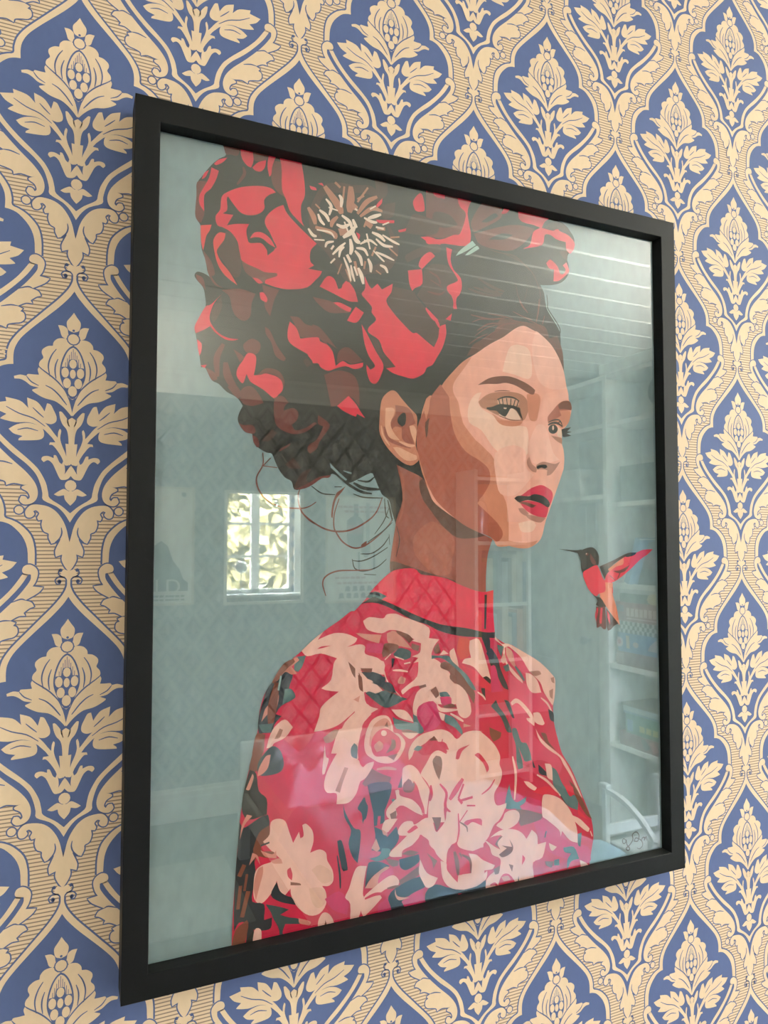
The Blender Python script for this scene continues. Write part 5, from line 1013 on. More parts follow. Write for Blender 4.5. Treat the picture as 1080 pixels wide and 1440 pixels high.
FW, FH, FT, FD = 0.390, 0.490, 0.0142, 0.0195         # visible opening, rail width, frame depth
def rails(parent, w, h, t, d, m, y0, lip=0.0, name='frame_rail', ch=0.0003):
    """Four mitred rails around a w x h opening; front face at y0, depth d towards +y."""
    hw, hh = w/2, h/2
    for k in range(4):
        bm = bmesh.new()
        prof = [(0, 0+ch), (ch, 0), (t-ch, 0), (t, ch), (t, d), (0, d)]    # (distance outward, depth)
        ends = []
        for s in (-1, 1):
            ring = []
            for a, dep in prof:
                if k in (0, 1): x, z = s*(hw+a), (1 if k == 0 else -1)*(hh+a)
                else: x, z = (1 if k == 2 else -1)*(hw+a), s*(hh+a)
                ring.append(bm.verts.new((x, y0+dep, z)))
            ends.append(ring)
        n = len(prof)
        for i in range(n): bm.faces.new((ends[0][i], ends[0][(i+1) % n], ends[1][(i+1) % n], ends[1][i]))
        bm.faces.new(ends[0]); bm.faces.new(ends[1])
        bm_obj(name, bm, m, parent)
pic = tag(empty('framed_print', (0, 0, ZP)), 'black framed portrait print of a woman with red flowers in her hair', 'picture')
frame_m = mat('black_frame_foil', (18, 19, 21), 0.5, 0.10, 300, 0.04, spec=0.16)
rails(pic, FW, FH, FT, FD, frame_m, 0.0)
clear = glass_mat('picture_glass', (0.985, 1.0, 0.99), 2.7)
gm = bmesh.new(); add_box(gm, -0.1985, 0.1985, 0.0060, 0.0078, -0.2485, 0.2485)
tag(bm_obj('glass_pane', gm, clear, pic), 'clear reflecting glass pane')
bk = bmesh.new(); add_box(bk, -0.1990, 0.1990, 0.0105, 0.0140, -0.2490, 0.2490)
bm_obj('backing_board', bk, mat('backing_card', (150, 120, 90), 0.8), pic)
A = Flat()
A.poly([(-0.1985, -0.2485), (0.1985, -0.2485), (0.1985, 0.2485), (-0.1985, 0.2485)], 0.0, INK['BG'])
clampx = lambda p: (max(-0.1984, min(0.1984, p[0])), max(-0.2484, min(0.2484, p[1])))
for i, row in enumerate(ART.strip().split('\n')):
    hd, dat = row.split('|'); kind, c, wd = hd.split(); f = [float(v)/1000 for v in dat.split()]
    pts = list(zip(f[::2], f[1::2])); lay = -1.2e-6*(i+1)
    if kind == 'p': A.poly([clampx(q) for q in rounded(pts, True, 3, 0.2)], lay, INK[c])
    else:
        L, R_ = ribbon(rounded(pts, False, 4, -0.3), float(wd)/1000*(1.6 if c in 'TL' else 1.3)); A.strip(L, R_, lay, INK[c])
art = A.build('printed_sheet', attr_mat('print_ink', 0.5, 0.09, 150, 0.25), pic)
art.location = (0, 0.0100, 0)
tag(art, 'portrait of a woman in a red floral dress with a hummingbird')

# ------------------------------------------------------------------ windows
frame_w = mat('window_white_paint', (226, 228, 226), 0.4, 0.02, 20)
win_glass = glass_mat('window_glass', (0.96, 0.98, 0.97), 1.6)
def window(name, axis, hole, face, out, cols, rows, label=None):
    """White casement in an opening; face = room-side plane, out = direction outwards (+1/-1)."""
    a0, a1, z0, z1 = hole
    w = tag(empty(name, (0, 0, 0)), kind='structure')
    def bx(nm, p, q, d0, d1, r, s, m):
        lo_, hi_ = sorted((face+out*d0, face+out*d1))
        if axis == 'x': return box(nm, p, q, lo_, hi_, r, s, m, w, 0.002)
        return box(nm, lo_, hi_, p, q, r, s, m, w, 0.002)
    for (p, q, r, s) in ((a0-0.09, a0, z0-0.02, z1+0.09), (a1, a1+0.09, z0-0.02, z1+0.09), (a0, a1, z1, z1+0.09)): bx('architrave', p, q, -0.022, 0.0, r, s, frame_w)
    bx('window_sill', a0-0.10, a1+0.10, -0.16, 0.06, z0-0.03, z0, frame_w)
    mid = (a0+a1)/2
    for (p, q, r, s) in ((a0, a0+0.05, z0, z1), (a1-0.05, a1, z0, z1), (mid-0.05, mid+0.05, z0, z1), (a0, a1, z0, z0+0.05), (a0, a1, z1-0.05, z1)): bx('window_frame', p, q, 0.05, 0.11, r, s, frame_w)
    for (p, q) in ((a0+0.05, mid-0.05), (mid+0.05, a1-0.05)):
        for r in range(1, rows):
            zz = z0+0.05+(z1-z0-0.10)*r/rows; bx('glazing_bar', p, q, 0.065, 0.095, zz-0.016, zz+0.016, frame_w)
        for r in range(rows):
            za, zb = z0+0.05+(z1-z0-0.10)*r/rows, z0+0.05+(z1-z0-0.10)*(r+1)/rows
            bx('window_pane', p, q, 0.078, 0.082, za, zb, win_glass)
    return w
window('window_1', 'x', WIN1, YF, 1, 2, 3)
window('window_2', 'y', WIN2, XR, 1, 2, 3)
# globe lamp on the sill of window 1
gl = tag(empty('globe_lamp', (1.60, -0.055, WIN1[2])), 'white globe lamp on a slim stem standing on the window sill', 'lamp')
b = bmesh.new(); add_lathe(b, [(0.045, 0), (0.045, 0.008), (0.012, 0.014), (0.008, 0.02), (0.008, 0.24), (0.02, 0.25)], 20); bm_obj('lamp_stem', b, mat('brushed_nickel', (170, 172, 175), 0.35, 0.03, 60, metal=0.8), gl, smooth=True)
b = bmesh.new(); bmesh.ops.create_uvsphere(b, u_segments=24, v_segments=16, radius=0.075, matrix=Matrix.Translation((0, 0, 0.32))); bm_obj('lamp_globe', b, mat('opal_glass', (235, 235, 230), 0.25, 0.01), gl, smooth=True)

# ------------------------------------------------------------------ posters on the far wall
pale_frame = mat('pale_frame_wood', (214, 206, 186), 0.5, 0.06, 25)
poster_glass = glass_mat('poster_glass')
def poster(x0, x1, z0, z1, label, draw):
    cx, cz = (x0+x1)/2, (z0+z1)/2
    p = tag(empty('wall_poster', (cx, YB, cz)), label, 'poster')
    w, h = x1-x0, z1-z0
    sub = empty('tmp', (0, 0, 0)); rails(sub, w-0.024, h-0.024, 0.012, 0.020, pale_frame, 0)
    for ch in list(sub.children):
        for v in ch.data.vertices: v.co = (-v.co.x, 0.0215-v.co.y, v.co.z)
        ch.parent = p
    bpy.data.objects.remove(sub)
    b = bmesh.new(); add_box(b, -w/2+0.006, w/2-0.006, 0.0145, 0.0165, -h/2+0.006, h/2-0.006); tag(bm_obj('glass_pane', b, poster_glass, p), None)
    F = Flat(); ww, hh = w-0.014, h-0.014
    F.poly([(-ww/2, -hh/2), (ww/2, -hh/2), (ww/2, hh/2), (-ww/2, hh/2)], 0, lin((238, 240, 234)))
    draw(F, ww, hh); F.v = [(-a, -b_, c) for a, b_, c in F.v]
    s = F.build('printed_sheet', attr_mat('poster_ink', 0.6, 0.02, 40, 0.2), p); s.location = (0, 0.010, 0)
    return p
GY, LG, DG, PKP = lin((92, 98, 96)), lin((200, 206, 204)), lin((70, 78, 80)), lin((196, 130, 130))
# drawn as they look in the room (u to the viewer's right when facing the far wall = -x)
def add_text(F, txt, x, z, size, col, lay, mirror=False):
    me = text_mesh(txt, size, 0.0)
    vs = [v.co.copy() for v in me.vertices]
    for p_ in me.polygons: F.poly([((-1 if mirror else 1)*vs[i].x + x, vs[i].y + z) for i in p_.vertices], lay, col)
def draw1(F, w, h):
    F.poly([(0.235, 0.08), (0.19, 0.05), (0.13, -0.05), (0.10, -0.07), (0.02, -0.07), (-0.02, 0.0), (-0.06, 0.03), (-0.10, 0.0), (-0.13, -0.09), (-0.17, -0.14), (-0.19, -0.20), (-0.22, -0.22), (-0.22, -0.27), (0.235, -0.27)], -1e-4, GY)
    add_text(F, 'ALD', -0.06, -0.285, 0.125, lin((226, 228, 222)), -2e-4, True)
    for k, (z, hh) in enumerate(((-0.300, 0.012), (-0.322, 0.010))):
        for i in range(14):
            x0 = -0.20 + i*0.03; F.poly([(x0, z-hh/2), (x0+0.021+0.004*(i % 3), z-hh/2), (x0+0.021+0.004*(i % 3), z+hh/2), (x0, z+hh/2)], -1e-4, GY)
    F.poly(circ(-0.19, 0.31, 0.014), -1e-4, GY); F.poly(circ(0.17, 0.31, 0.010), -1e-4, GY)
    F.poly([(0.02, 0.175), (0.235, 0.175), (0.235, 0.180), (0.02, 0.180)], -1e-4, GY)
def draw3(F, w, h):
    F.poly(rounded([(0.02, 0.30), (0.055, 0.30), (0.055, 0.22), (0.10, 0.19), (0.10, 0.08), (0.09, 0.02), (0.04, 0.0), (-0.005, 0.02), (-0.015, 0.08), (-0.015, 0.19), (0.02, 0.22)], True, 2, 0.3), -1e-4, lin((120, 128, 126)))
    F.poly([(-0.012, 0.10), (0.098, 0.10), (0.098, 0.16), (-0.012, 0.16)], -2e-4, lin((176, 140, 142)))
    F.poly([(-0.06, 0.31), (-0.035, 0.31), (-0.035, 0.0), (-0.06, 0.0)], -1e-4, lin((186, 196, 192)))
    F.poly(rounded([(-0.02, 0.05), (-0.06, 0.05), (-0.07, 0.0), (-0.05, -0.05), (-0.02, -0.05), (0.0, 0.0)], True, 3), -2e-4, lin((130, 140, 138)))
    for (x, w_) in ((0.01, 0.012), (-0.10, 0.012)): F.poly([(x, -0.02), (x+w_, -0.02), (x+w_, -0.14), (x, -0.14)], -1e-4, GY)
    for z, x0, x1 in ((0.28, -0.20, 0.14), (0.25, -0.17, 0.12), (-0.19, -0.03, 0.17), (-0.225, -0.12, 0.17)):
        x = x0
        while x < x1: F.poly([(x, z-0.007), (x+0.03, z-0.007), (x+0.03, z+0.007), (x, z+0.007)], -1e-4, PKP); x += 0.037
    for z, n, x0 in ((-0.262, 5, -0.13), (-0.308, 7, -0.19)):
        for i in range(n): F.poly([(x0+i*0.052, z-0.017), (x0+i*0.052+0.036, z-0.017), (x0+i*0.052+0.030, z+0.017), (x0+i*0.052+0.004, z+0.017)], -1e-4, GY)
poster(-0.06, 0.448, ZP-0.375, ZP+0.335, 'poster of a dark hillside with large pale letters, first from the corner without bookcase', draw1)
mr = tag(empty('wall_mirror', (0.882, YB, ZP-0.030)), 'white framed wall mirror showing the bright garden window', 'mirror')
sub = empty('tmp', (0, 0, 0)); rails(sub, 0.508-0.036, 0.710-0.036, 0.018, 0.022, trim, 0)
for c_ in list(sub.children):
    for v in c_.data.vertices: v.co = (-v.co.x, 0.0235-v.co.y, v.co.z)
    c_.parent = mr
bpy.data.objects.remove(sub)
b = bmesh.new(); add_box(b, -0.245, 0.245, 0.004, 0.016, -0.346, 0.346)
mm = bpy.data.materials.new('mirror_silver'); mm.use_nodes = True; mb = mm.node_tree.nodes['Principled BSDF']
mb.inputs['Metallic'].default_value = 1.0; mb.inputs['Roughness'].default_value = 0.0; mb.inputs['Base Color'].default_value = (0.86, 0.88, 0.87, 1)
bm_obj('mirror_glass', b, mm, mr)
poster(1.290, 1.790, ZP-0.395, ZP+0.312, 'poster of a bottle and a glass with pink lettering', draw3)

# ------------------------------------------------------------------ white bookcase on the right wall
white_lac = mat('white_bookcase_paint', (228, 232, 230), 0.35, 0.02, 15)
XF = 2.57
def Y(v): return 0.014 - v           # mirror depth -> room y
bc = tag(empty('bookcase', (XF, Y(2.05), 0)), 'tall white bookcase of board games and boxes along the right wall', 'bookcase')
for yy in (2.80, 2.28, 1.76, 1.25): box('side_panel', XF, XR-0.005, Y(yy)-0.016, Y(yy)+0.016, 0.0, 2.62, white_lac, bc, 0.002)
SH = [0.08, 0.53, 0.97, 1.42, 1.88, 2.34]
for (ya, yb) in ((2.80, 2.28), (2.28, 1.76), (1.76, 1.25)):
    for z in SH + [2.62]: box('shelf', XF+0.004, XR-0.02, Y(ya)+0.016, Y(yb)-0.016, z-0.026, z, white_lac, bc, 0.002)
box('back_panel', XR-0.018, XR-0.006, Y(2.80), Y(1.25), 0.05, 2.61, white_lac, bc)
box('crown_board', XF-0.02, XR-0.005, Y(2.82), Y(1.23), 2.622, CEIL-0.002, white_lac, bc, 0.006)
br = tag(empty('bridge_shelf', (XF, Y(3.05), 2.06)), 'white overhead shelf unit bridging the doorway beside the tall bookcase', 'shelf')
box('side_panel', XF, XR-0.005, Y(3.36)-0.016, Y(3.36)+0.016, 1.90, 2.62, white_lac, br, 0.002)
for z in (1.93, 2.34, 2.62): box('shelf', XF+0.004, XR-0.005, Y(3.36)+0.016, Y(2.80)-0.018, z-0.026, z, white_lac, br, 0.002)
box('back_panel', XR-0.018, XR-0.006, Y(3.36), Y(2.82), 1.92, 2.61, mat('grey_back_paint', (170, 174, 172), 0.5), br)  # back panel in plain grey, darker than the white shelves
# door in the right wall
dr = tag(empty('door_1', (XR, Y(3.45), 0)), kind='structure')
door_m = mat('door_paint', (206, 210, 206), 0.4, 0.03, 8)
box('door_leaf', XR-0.045, XR-0.012, Y(3.86), Y(3.16), 0.01, 2.02, door_m, dr, 0.003)
for (za, zb) in ((0.18, 0.86), (1.02, 1.88)):
    for (ya, yb) in ((3.78, 3.55), (3.47, 3.24)): box('door_panel', XR-0.055, XR-0.045, Y(ya), Y(yb), za, zb, door_m, dr, 0.004)
for (ya, yb, za, zb) in ((3.95, 3.86, 0, 2.11), (3.16, 3.07, 0, 2.11), (3.95, 3.07, 2.02, 2.11)): box('door_frame', XR-0.03, XR-0.002, Y(ya), Y(yb), za, zb, trim, dr, 0.003)
b = bmesh.new(); add_lathe(b, [(0.011, 0), (0.011, 0.04), (0.024, 0.045), (0.026, 0.06), (0.018, 0.072)], 16); bmesh.ops.rotate(b, verts=b.verts[:], cent=(0, 0, 0), matrix=Matrix.Rotation(-math.pi/2, 3, 'Y'))
o = bm_obj('door_handle', b, mat('brushed_nickel', (170, 172, 175), 0.35), dr, smooth=True); o.location = Vector((XR-0.045, Y(3.22), 1.03)) - dr.location

# boxes and toys in the bookcase (first bay)
box_ink = attr_mat('box_ink', 0.5, 0.02, 60, 0.2)
def carton(name, ya, yb, z0, h, col, label, cat, dep=0.24, lid=None, mark=None, tilt=0, xo=0.0, group=None):
    """Cardboard box on a shelf, with lid and printed marks on its spine."""
    x0 = XF+0.02+xo
    r = tag(empty(name, (x0, (Y(ya)+Y(yb))/2, z0)), label, cat, group)
    m = mat('card_%d_%d_%d' % col, col, 0.45, 0.05, 30)
    box('box_base', x0+0.002, x0+dep-0.002, Y(ya)+0.002, Y(yb)-0.002, z0, z0+h*0.9, m, r, 0.0015)
    box('lid', x0, x0+dep, Y(ya), Y(yb), z0+h*0.30, z0+h, mat('card_%d_%d_%d' % (lid or col), lid or col, 0.45, 0.05, 30), r, 0.0015)
    if mark:
        F = Flat(); few = []; W2 = Y(yb)-Y(ya); mark(F, W2, h)
        if mark in (mk_maroon, mk_yel):                 # two marks only: each a part of its own
            class Pick(list):
                def poly(self, *q): g = Flat(); g.poly(*q); self.append(g)
            few = Pick(); mark(few, W2, h)
        for g in (few or [F]):
            g.v = [(-0.0012+b_, -a, c) for a, b_, c in g.v]
            s = g.build('printed_label', box_ink, r); s.location = (0, 0, h*0.5)
    return r
def rect(F, x0, x1, z0, z1, c, l=-1e-4): F.poly([(x0, z0), (x1, z0), (x1, z1), (x0, z1)], l, lin(c))
def mk_red(F, w, h):
    for i in range(9): rect(F, -0.16+i*0.033, -0.16+i*0.033+0.024, -0.022, 0.022, (222, 196, 190))
    rect(F, -0.16, 0.13, -0.038, -0.032, (222, 196, 190)); rect(F, 0.15, 0.20, 0.0, 0.035, (90, 100, 130)); rect(F, 0.15, 0.19, -0.04, -0.01, (150, 90, 90))
def mk_check(F, w, h):
    n = 22; s = w/n
    for i in range(n):
        for j in range(3):
            if (i+j) % 2 == 0: rect(F, -w/2+i*s, -w/2+(i+1)*s, -h/2+j*h/3, -h/2+(j+1)*h/3, (40, 46, 52))
def mk_blue(F, w, h):
    F.poly(circ(0.185, 0.0, 0.028), -1e-4, lin((226, 200, 205))); F.poly(circ(0.185, 0.0, 0.013), -2e-4, lin((205, 90, 100)))
    F.poly([(0.11, 0.04), (0.135, 0.04), (0.13, -0.03), (0.105, -0.03)], -1e-4, lin((222, 200, 150)))
    F.poly(circ(0.06, -0.005, 0.022, 0.016), -1e-4, lin((214, 180, 170))); F.poly(rounded([(-0.20, -0.03), (-0.17, 0.025), (-0.10, 0.04), (-0.04, 0.0), (-0.03, -0.025)], True, 3), -1e-4, lin((206, 190, 195)))
def mk_maroon(F, w, h):
    rect(F, 0.15, 0.21, -0.03, 0.03, (176, 150, 150)); rect(F, -0.12, 0.03, -0.025, 0.02, (120, 92, 100))
def mk_yel(F, w, h): F.poly(rounded([(-0.19, -0.025), (-0.05, -0.025), (-0.02, 0.0), (-0.05, 0.03), (-0.19, 0.03)], True, 3), -1e-4, lin((214, 200, 150))); F.poly(circ(0.10, 0, 0.04, 0.025), -1e-4, lin((120, 140, 128)))
def mk_green(F, w, h):
    for i in range(5): rect(F, -0.15+i*0.048, -0.15+i*0.048+0.036, -0.028, 0.004, (206, 200, 80))
def mk_fig(F, w, h):
    for i in range(4): F.poly(rounded([(0.02-i*0.06, -0.03), (0.05-i*0.06, 0.02), (0.02-i*0.06, 0.03), (-0.02-i*0.06, -0.01)], True, 2), -1e-4, lin(((60, 66, 72), (196, 120, 120), (170, 170, 168), (60, 66, 72))[i]))
z3, z2, z1, z0s = SH[3], SH[2], SH[1], SH[0]
carton('game_box', 2.75, 2.32, z2, 0.075, (122, 52, 62), 'dark maroon board game box, lowest of the game stack', 'game box', lid=(132, 60, 68), mark=mk_maroon, group='board games in the bookcase')
carton('game_box', 2.735, 2.33, z2+0.075, 0.105, (64, 132, 196), 'bright blue board game box with small pictures', 'game box', mark=mk_blue, group='board games in the bookcase')
carton('game_box', 2.725, 2.33, z2+0.18, 0.065, (205, 214, 212), 'flat black and white checkered game box', 'game box', mark=mk_check, group='board games in the bookcase')
carton('game_box', 2.745, 2.32, z2+0.245, 0.105, (160, 62, 72), 'red board game box with a row of pale letters', 'game box', mark=mk_red, group='board games in the bookcase')
carton('game_box', 2.715, 2.34, z2+0.350, 0.050, (92, 108, 106), 'dark grey-green game box with a yellow patch', 'game box', mark=mk_yel, group='board games in the bookcase')
carton('paper_box', 2.715, 2.36, z2+0.400, 0.028, (190, 198, 200), 'pale grey flat box on top of the game stack', 'box')
carton('game_box', 2.73, 2.30, z1, 0.075, (140, 50, 58), 'dark red game box with figures on the low shelf', 'game box', mark=mk_fig, group='board games in the bookcase')
gb = carton('game_box', 2.68, 2.31, z1+0.075, 0.105, (44, 124, 92), 'green game box with yellow letters', 'game box', mark=mk_green, group='board games in the bookcase')
box('printed_badge', XF+0.0188, XF+0.0199, gb.location.y-0.17, gb.location.y-0.13, z1+0.09, z1+0.15, mat('badge_blue', (60, 120, 190), 0.5), gb)
carton('puzzle_box', 2.70, 2.33, z1+0.195 - 0.015, 0.040, (96, 140, 176), 'flat blue and white puzzle box on the green game box', 'puzzle box', lid=(180, 200, 206))
carton('serving_tray', 2.715, 2.34, z1+0.220, 0.014, (130, 112, 92), 'thin brown board lying on the flat puzzle box', 'board')
carton('storage_box', 2.70, 2.32, SH[4], 0.20, (92, 106, 110), 'slate grey storage box on the second highest shelf', 'box')
for k_, (ya, yb, h, col, lab) in enumerate(((2.66, 2.31, 0.085, (110, 120, 122), 'grey flat box under two others beside the leaning book'), (2.64, 2.31, 0.075, (150, 128, 132), 'dusty pink flat box between two grey ones'), (2.645, 2.315, 0.075, (124, 134, 138), 'grey flat box on top of the three beside the leaning book'))):
    carton('flat_box', ya, yb, z3+(0, 0.085, 0.160)[k_], h, col, lab, 'box', xo=0.05, group='flat boxes by the leaning book')
lb = tag(empty('picture_book', (XF+0.035, Y(2.655), z3)), 'blue picture book with white edges leaning against the grey flat boxes', 'book')
rt = Matrix.Rotation(math.radians(-21), 3, 'X')
for nm, d0, d1, zz0, zz1, col in (('cover', -0.018, -0.0145, 0, 0.26, (92, 140, 186)), ('cover', 0.0145, 0.018, 0, 0.26, (92, 140, 186)), ('pages', -0.014, 0.014, 0.004, 0.256, (226, 230, 228)), ('spine', -0.018, 0.018, 0.0, 0.26, (96, 146, 190))):
    b = bmesh.new(); x_ = (0.0, 0.005) if nm == 'spine' else (0.005, 0.16); add_box(b, x_[0]-0.03, x_[1]-0.03, d0, d1, zz0, zz1); bmesh.ops.rotate(b, verts=b.verts[:], cent=(0, 0, 0), matrix=rt)
    bm_obj(nm, b, mat('book_%d_%d' % (col[0], col[2]), col, 0.5), lb).location = (0, 0.012, 0.008)

# white clock-radio with round silver dial on the top shelf
cr = tag(empty('desk_clock', (XF+0.11, Y(2.40), SH[5])), 'white desk clock with a round silver dial high in the bookcase', 'clock')
box('casing', XF+0.05, XF+0.17, Y(2.49), Y(2.31), SH[5], SH[5]+0.22, mat('white_plastic', (226, 230, 232), 0.3), cr, 0.02)
b = bmesh.new(); add_lathe(b, [(0.085, 0), (0.085, 0.02), (0.07, 0.026), (0.03, 0.034)], 28); bmesh.ops.rotate(b, verts=b.verts[:], cent=(0, 0, 0), matrix=Matrix.Rotation(-math.pi/2, 3, 'Y'))
o = bm_obj('dial', b, mat('silver_dial', (150, 156, 160), 0.25, 0.02, 40, metal=0.9), cr, smooth=True); o.location = Vector((XF+0.05, Y(2.40), SH[5]+0.12)) - cr.location
box('foot', XF+0.06, XF+0.16, Y(2.48), Y(2.32), SH[5], SH[5]+0.02, mat('white_plastic', (226, 230, 232), 0.3), cr, 0.004)
carton('file_box', 3.28, 3.04, 1.93, 0.17, (206, 212, 210), 'white file box in the shelf above the doorway', 'box', group=None)
# yellow tote in the lowest compartment
yt = tag(empty('tote_bag', (XF+0.12, Y(2.42), z0s)), 'yellow and grey cloth bag standing in the lowest compartment', 'bag')
b = bmesh.new()
bmesh.ops.create_grid(b, x_segments=8, y_segments=8, size=0.5)
bmesh.ops.delete(b, geom=b.verts[:], context='VERTS')
add_lathe(b, [(0.085, 0), (0.10, 0.03), (0.105, 0.14), (0.09, 0.24), (0.07, 0.30), (0.085, 0.33)], 20)
for v in b.verts: v.co.x *= 0.8; v.co.x += 0.012*math.sin(v.co.y*60+v.co.z*30)
bm_obj('bag_body', b, mat('yellow_canvas', (206, 196, 96), 0.8, 0.1, 30, 0.3), yt, smooth=True)
b = bmesh.new(); add_box(b, -0.012, 0.012, -0.075, 0.075, 0.30, 0.40, 0.006); bm_obj('bag_collar', b, mat('grey_canvas', (120, 126, 124), 0.8), yt)

# ------------------------------------------------------------------ white bookcase with books on the far wall, by the corner
fx0, fx1, fd = 2.27, 2.70, 0.28
fb_ = tag(empty('low_bookcase', (2.485, YB+0.14, 0)), 'white bookcase full of upright books in the far corner', 'bookcase')
wood = mat('honey_wood', (150, 104, 66), 0.5, 0.12, 12)
for x in (fx0, fx1): box('side_panel', x-0.014, x+0.014, YB+0.024, YB+fd, 0.0, ZP+0.50, white_lac, fb_, 0.002)
FS = [0.10, 0.50, 0.86, 1.24, 1.66, 2.10]
for z in FS: box('shelf', fx0+0.014, fx1-0.014, YB+0.026, YB+fd-0.004, z-0.025, z, white_lac, fb_, 0.002)
box('back_panel', fx0, fx1, YB+0.002, YB+0.023, 0.05, ZP+0.49, wood, fb_)
bcol = [(92, 52, 44), (150, 96, 60), (84, 64, 92), (60, 66, 110), (176, 150, 96), (200, 186, 160), (120, 50, 50), (150, 150, 160), (196, 120, 70), (70, 90, 100), (180, 170, 150), (110, 70, 50)]
bname = ['dark brown', 'tan', 'violet', 'navy blue', 'straw coloured', 'cream', 'wine red', 'silver grey', 'orange', 'slate blue', 'pale stone', 'chestnut']
sname = {3: 'on the shelf at eye level', 2: 'on the shelf below eye level'}
for si in (2, 3):
    x = fx0+0.018; k = 0
    while x < fx1-0.05 and k < 11:
        w = 0.026+0.012*((k*7+si*3) % 3); h = 0.30+0.025*((k*5+si) % 4)-0.02; dd = 0.19+0.01*((k*3) % 3)
        ci = (k*5+si*2) % 12
        bo = tag(empty('book', (x+w/2, YB+fd-0.01-dd/2, FS[si])), '%s book, number %s from the left end %s' % (bname[ci], ('one','two','three','four','five','six','seven','eight','nine','ten','eleven')[k], sname[si]), 'book', 'books in the corner bookcase')
        cov = mat('cover_%d' % ci, bcol[ci], 0.5, 0.06, 40)
        box('cover', x, x+0.003, YB+fd-0.01-dd, YB+fd-0.01, FS[si], FS[si]+h, cov, bo); box('cover', x+w-0.003, x+w, YB+fd-0.01-dd, YB+fd-0.01, FS[si], FS[si]+h, cov, bo)
        box('spine', x, x+w, YB+fd-0.012, YB+fd-0.006, FS[si], FS[si]+h, cov, bo, 0.001)
        box('pages', x+0.003, x+w-0.003, YB+fd-0.01-dd+0.004, YB+fd-0.012, FS[si]+0.004, FS[si]+h-0.004, mat('page_block', (222, 214, 196), 0.8), bo)
        x += w+0.002; k += 1
# vase and candle on the bookcase's upper compartment
va = tag(empty('steel_flask', (2.37, YB+0.17, FS[4])), 'tall bluish steel flask in the corner bookcase', 'flask')
b = bmesh.new(); add_lathe(b, [(0.055, 0), (0.058, 0.01), (0.058, 0.20), (0.045, 0.25), (0.03, 0.28)], 24); bm_obj('flask_body', b, mat('blue_steel', (140, 146, 170), 0.2, 0.02, 40, metal=0.7), va, smooth=True)
b = bmesh.new(); add_lathe(b, [(0.032, 0.28), (0.032, 0.32), (0.028, 0.325)], 20); bm_obj('flask_cap', b, mat('grey_plastic', (110, 112, 116), 0.4), va, smooth=True)
cd = tag(empty('wooden_box', (2.56, YB+0.16, FS[4])), 'small honey coloured wooden box beside the steel flask', 'box')
box('box_body', 2.47, 2.66, YB+0.08, YB+0.25, FS[4], FS[4]+0.11, wood, cd, 0.003); box('lid', 2.465, 2.665, YB+0.075, YB+0.255, FS[4]+0.111, FS[4]+0.135, wood, cd, 0.003)

# ------------------------------------------------------------------ bed with rumpled bedding
bx0, bx1, by0, by1, bt = 0.62, 1.62, Y(3.35), Y(1.35), 0.50
bed = tag(empty('bed', (1.12, (by0+by1)/2, 0)), 'white bed with pale blue bedding standing in the middle of the room', 'bed')
box('mattress', bx0+0.02, bx1-0.02, by0+0.03, by1-0.03, 0.28, 0.47, mat('mattress_ticking', (214, 216, 220), 0.8), bed, 0.03)
for x in (bx0, bx1): box('side_rail', x-0.014, x+0.014, by0+0.02, by1-0.02, 0.22, 0.34, white_lac, bed, 0.003)
box('headboard', bx0-0.02, bx1+0.02, by0-0.02, by0+0.015, 0.15, 0.60, white_lac, bed, 0.006); box('footboard', bx0-0.02, bx1+0.02, by1-0.015, by1+0.02, 0.15, 0.52, white_lac, bed, 0.006)
for x in (bx0, bx1):
    for y in (by0, by1): box('leg', x-0.028, x+0.028, y-0.028, y+0.028, 0, 0.30, white_lac, bed, 0.004)
def cloth(name, x0, x1, y0, y1, z, amp, drop, m, nx=44, ny=60, seed=0, lump=1.0):
    """A rumpled, thick piece of bedding that follows what it lies on."""
    bm = bmesh.new(); top = []; bot = []
    for j in range(ny+1):
        rt, rb = [], []
        for i in range(nx+1):
            u, v = i/nx, j/ny; x, y = x0+(x1-x0)*u, y0+(y1-y0)*v
            e = min(u, 1-u, v, 1-v); edge = min(1, e/0.10)
            n1 = noise.noise(Vector((x*4+seed, y*3.2, seed)))*0.6 + noise.noise(Vector((x*11, y*9+seed, 3.1)))*0.3 + abs(noise.noise(Vector((x*7+y*6, y*2-x*3, seed*2.0))))*0.5
            zz = z + (0.02+amp*(0.5+0.8*n1)*lump)*(edge**0.5)
            hang = drop*max(0, (abs(u-0.5)-0.44)/0.06)
            rt.append(bm.verts.new((x, y, zz-hang))); rb.append(bm.verts.new((x, y, z-hang)))
        top.append(rt); bot.append(rb)
    for j in range(ny):
        for i in range(nx):
            bm.faces.new((top[j][i], top[j][i+1], top[j+1][i+1], top[j+1][i])); bm.faces.new((bot[j][i], bot[j+1][i], bot[j+1][i+1], bot[j][i+1]))
    for j in range(ny):
        bm.faces.new((top[j][0], top[j+1][0], bot[j+1][0], bot[j][0])); bm.faces.new((top[j][nx], bot[j][nx], bot[j+1][nx], top[j+1][nx]))
    for i in range(nx):
        bm.faces.new((top[0][i], bot[0][i], bot[0][i+1], top[0][i+1])); bm.faces.new((top[ny][i], top[ny][i+1], bot[ny][i+1], bot[ny][i]))
    return bm_obj(name, bm, m, smooth=True)
tag(cloth('duvet', bx0-0.02, bx1+0.02, by0+0.75, by1-0.05, 0.475, 0.09, 0.10, mat('pale_blue_cotton', (142, 178, 204), 0.85, 0.05, 60, 0.2), seed=2.3), 'rumpled pale blue duvet spread over the bed', 'duvet')
tag(cloth('blanket', 0.66, 1.28, Y(3.20), Y(2.66), 0.475, 0.22, 0.0, mat('lavender_fleece', (206, 196, 226), 0.9, 0.05, 80, 0.2), 36, 36, seed=5.1, lump=1.1), 'crumpled lavender blanket heaped at the head of the bed', 'blanket')

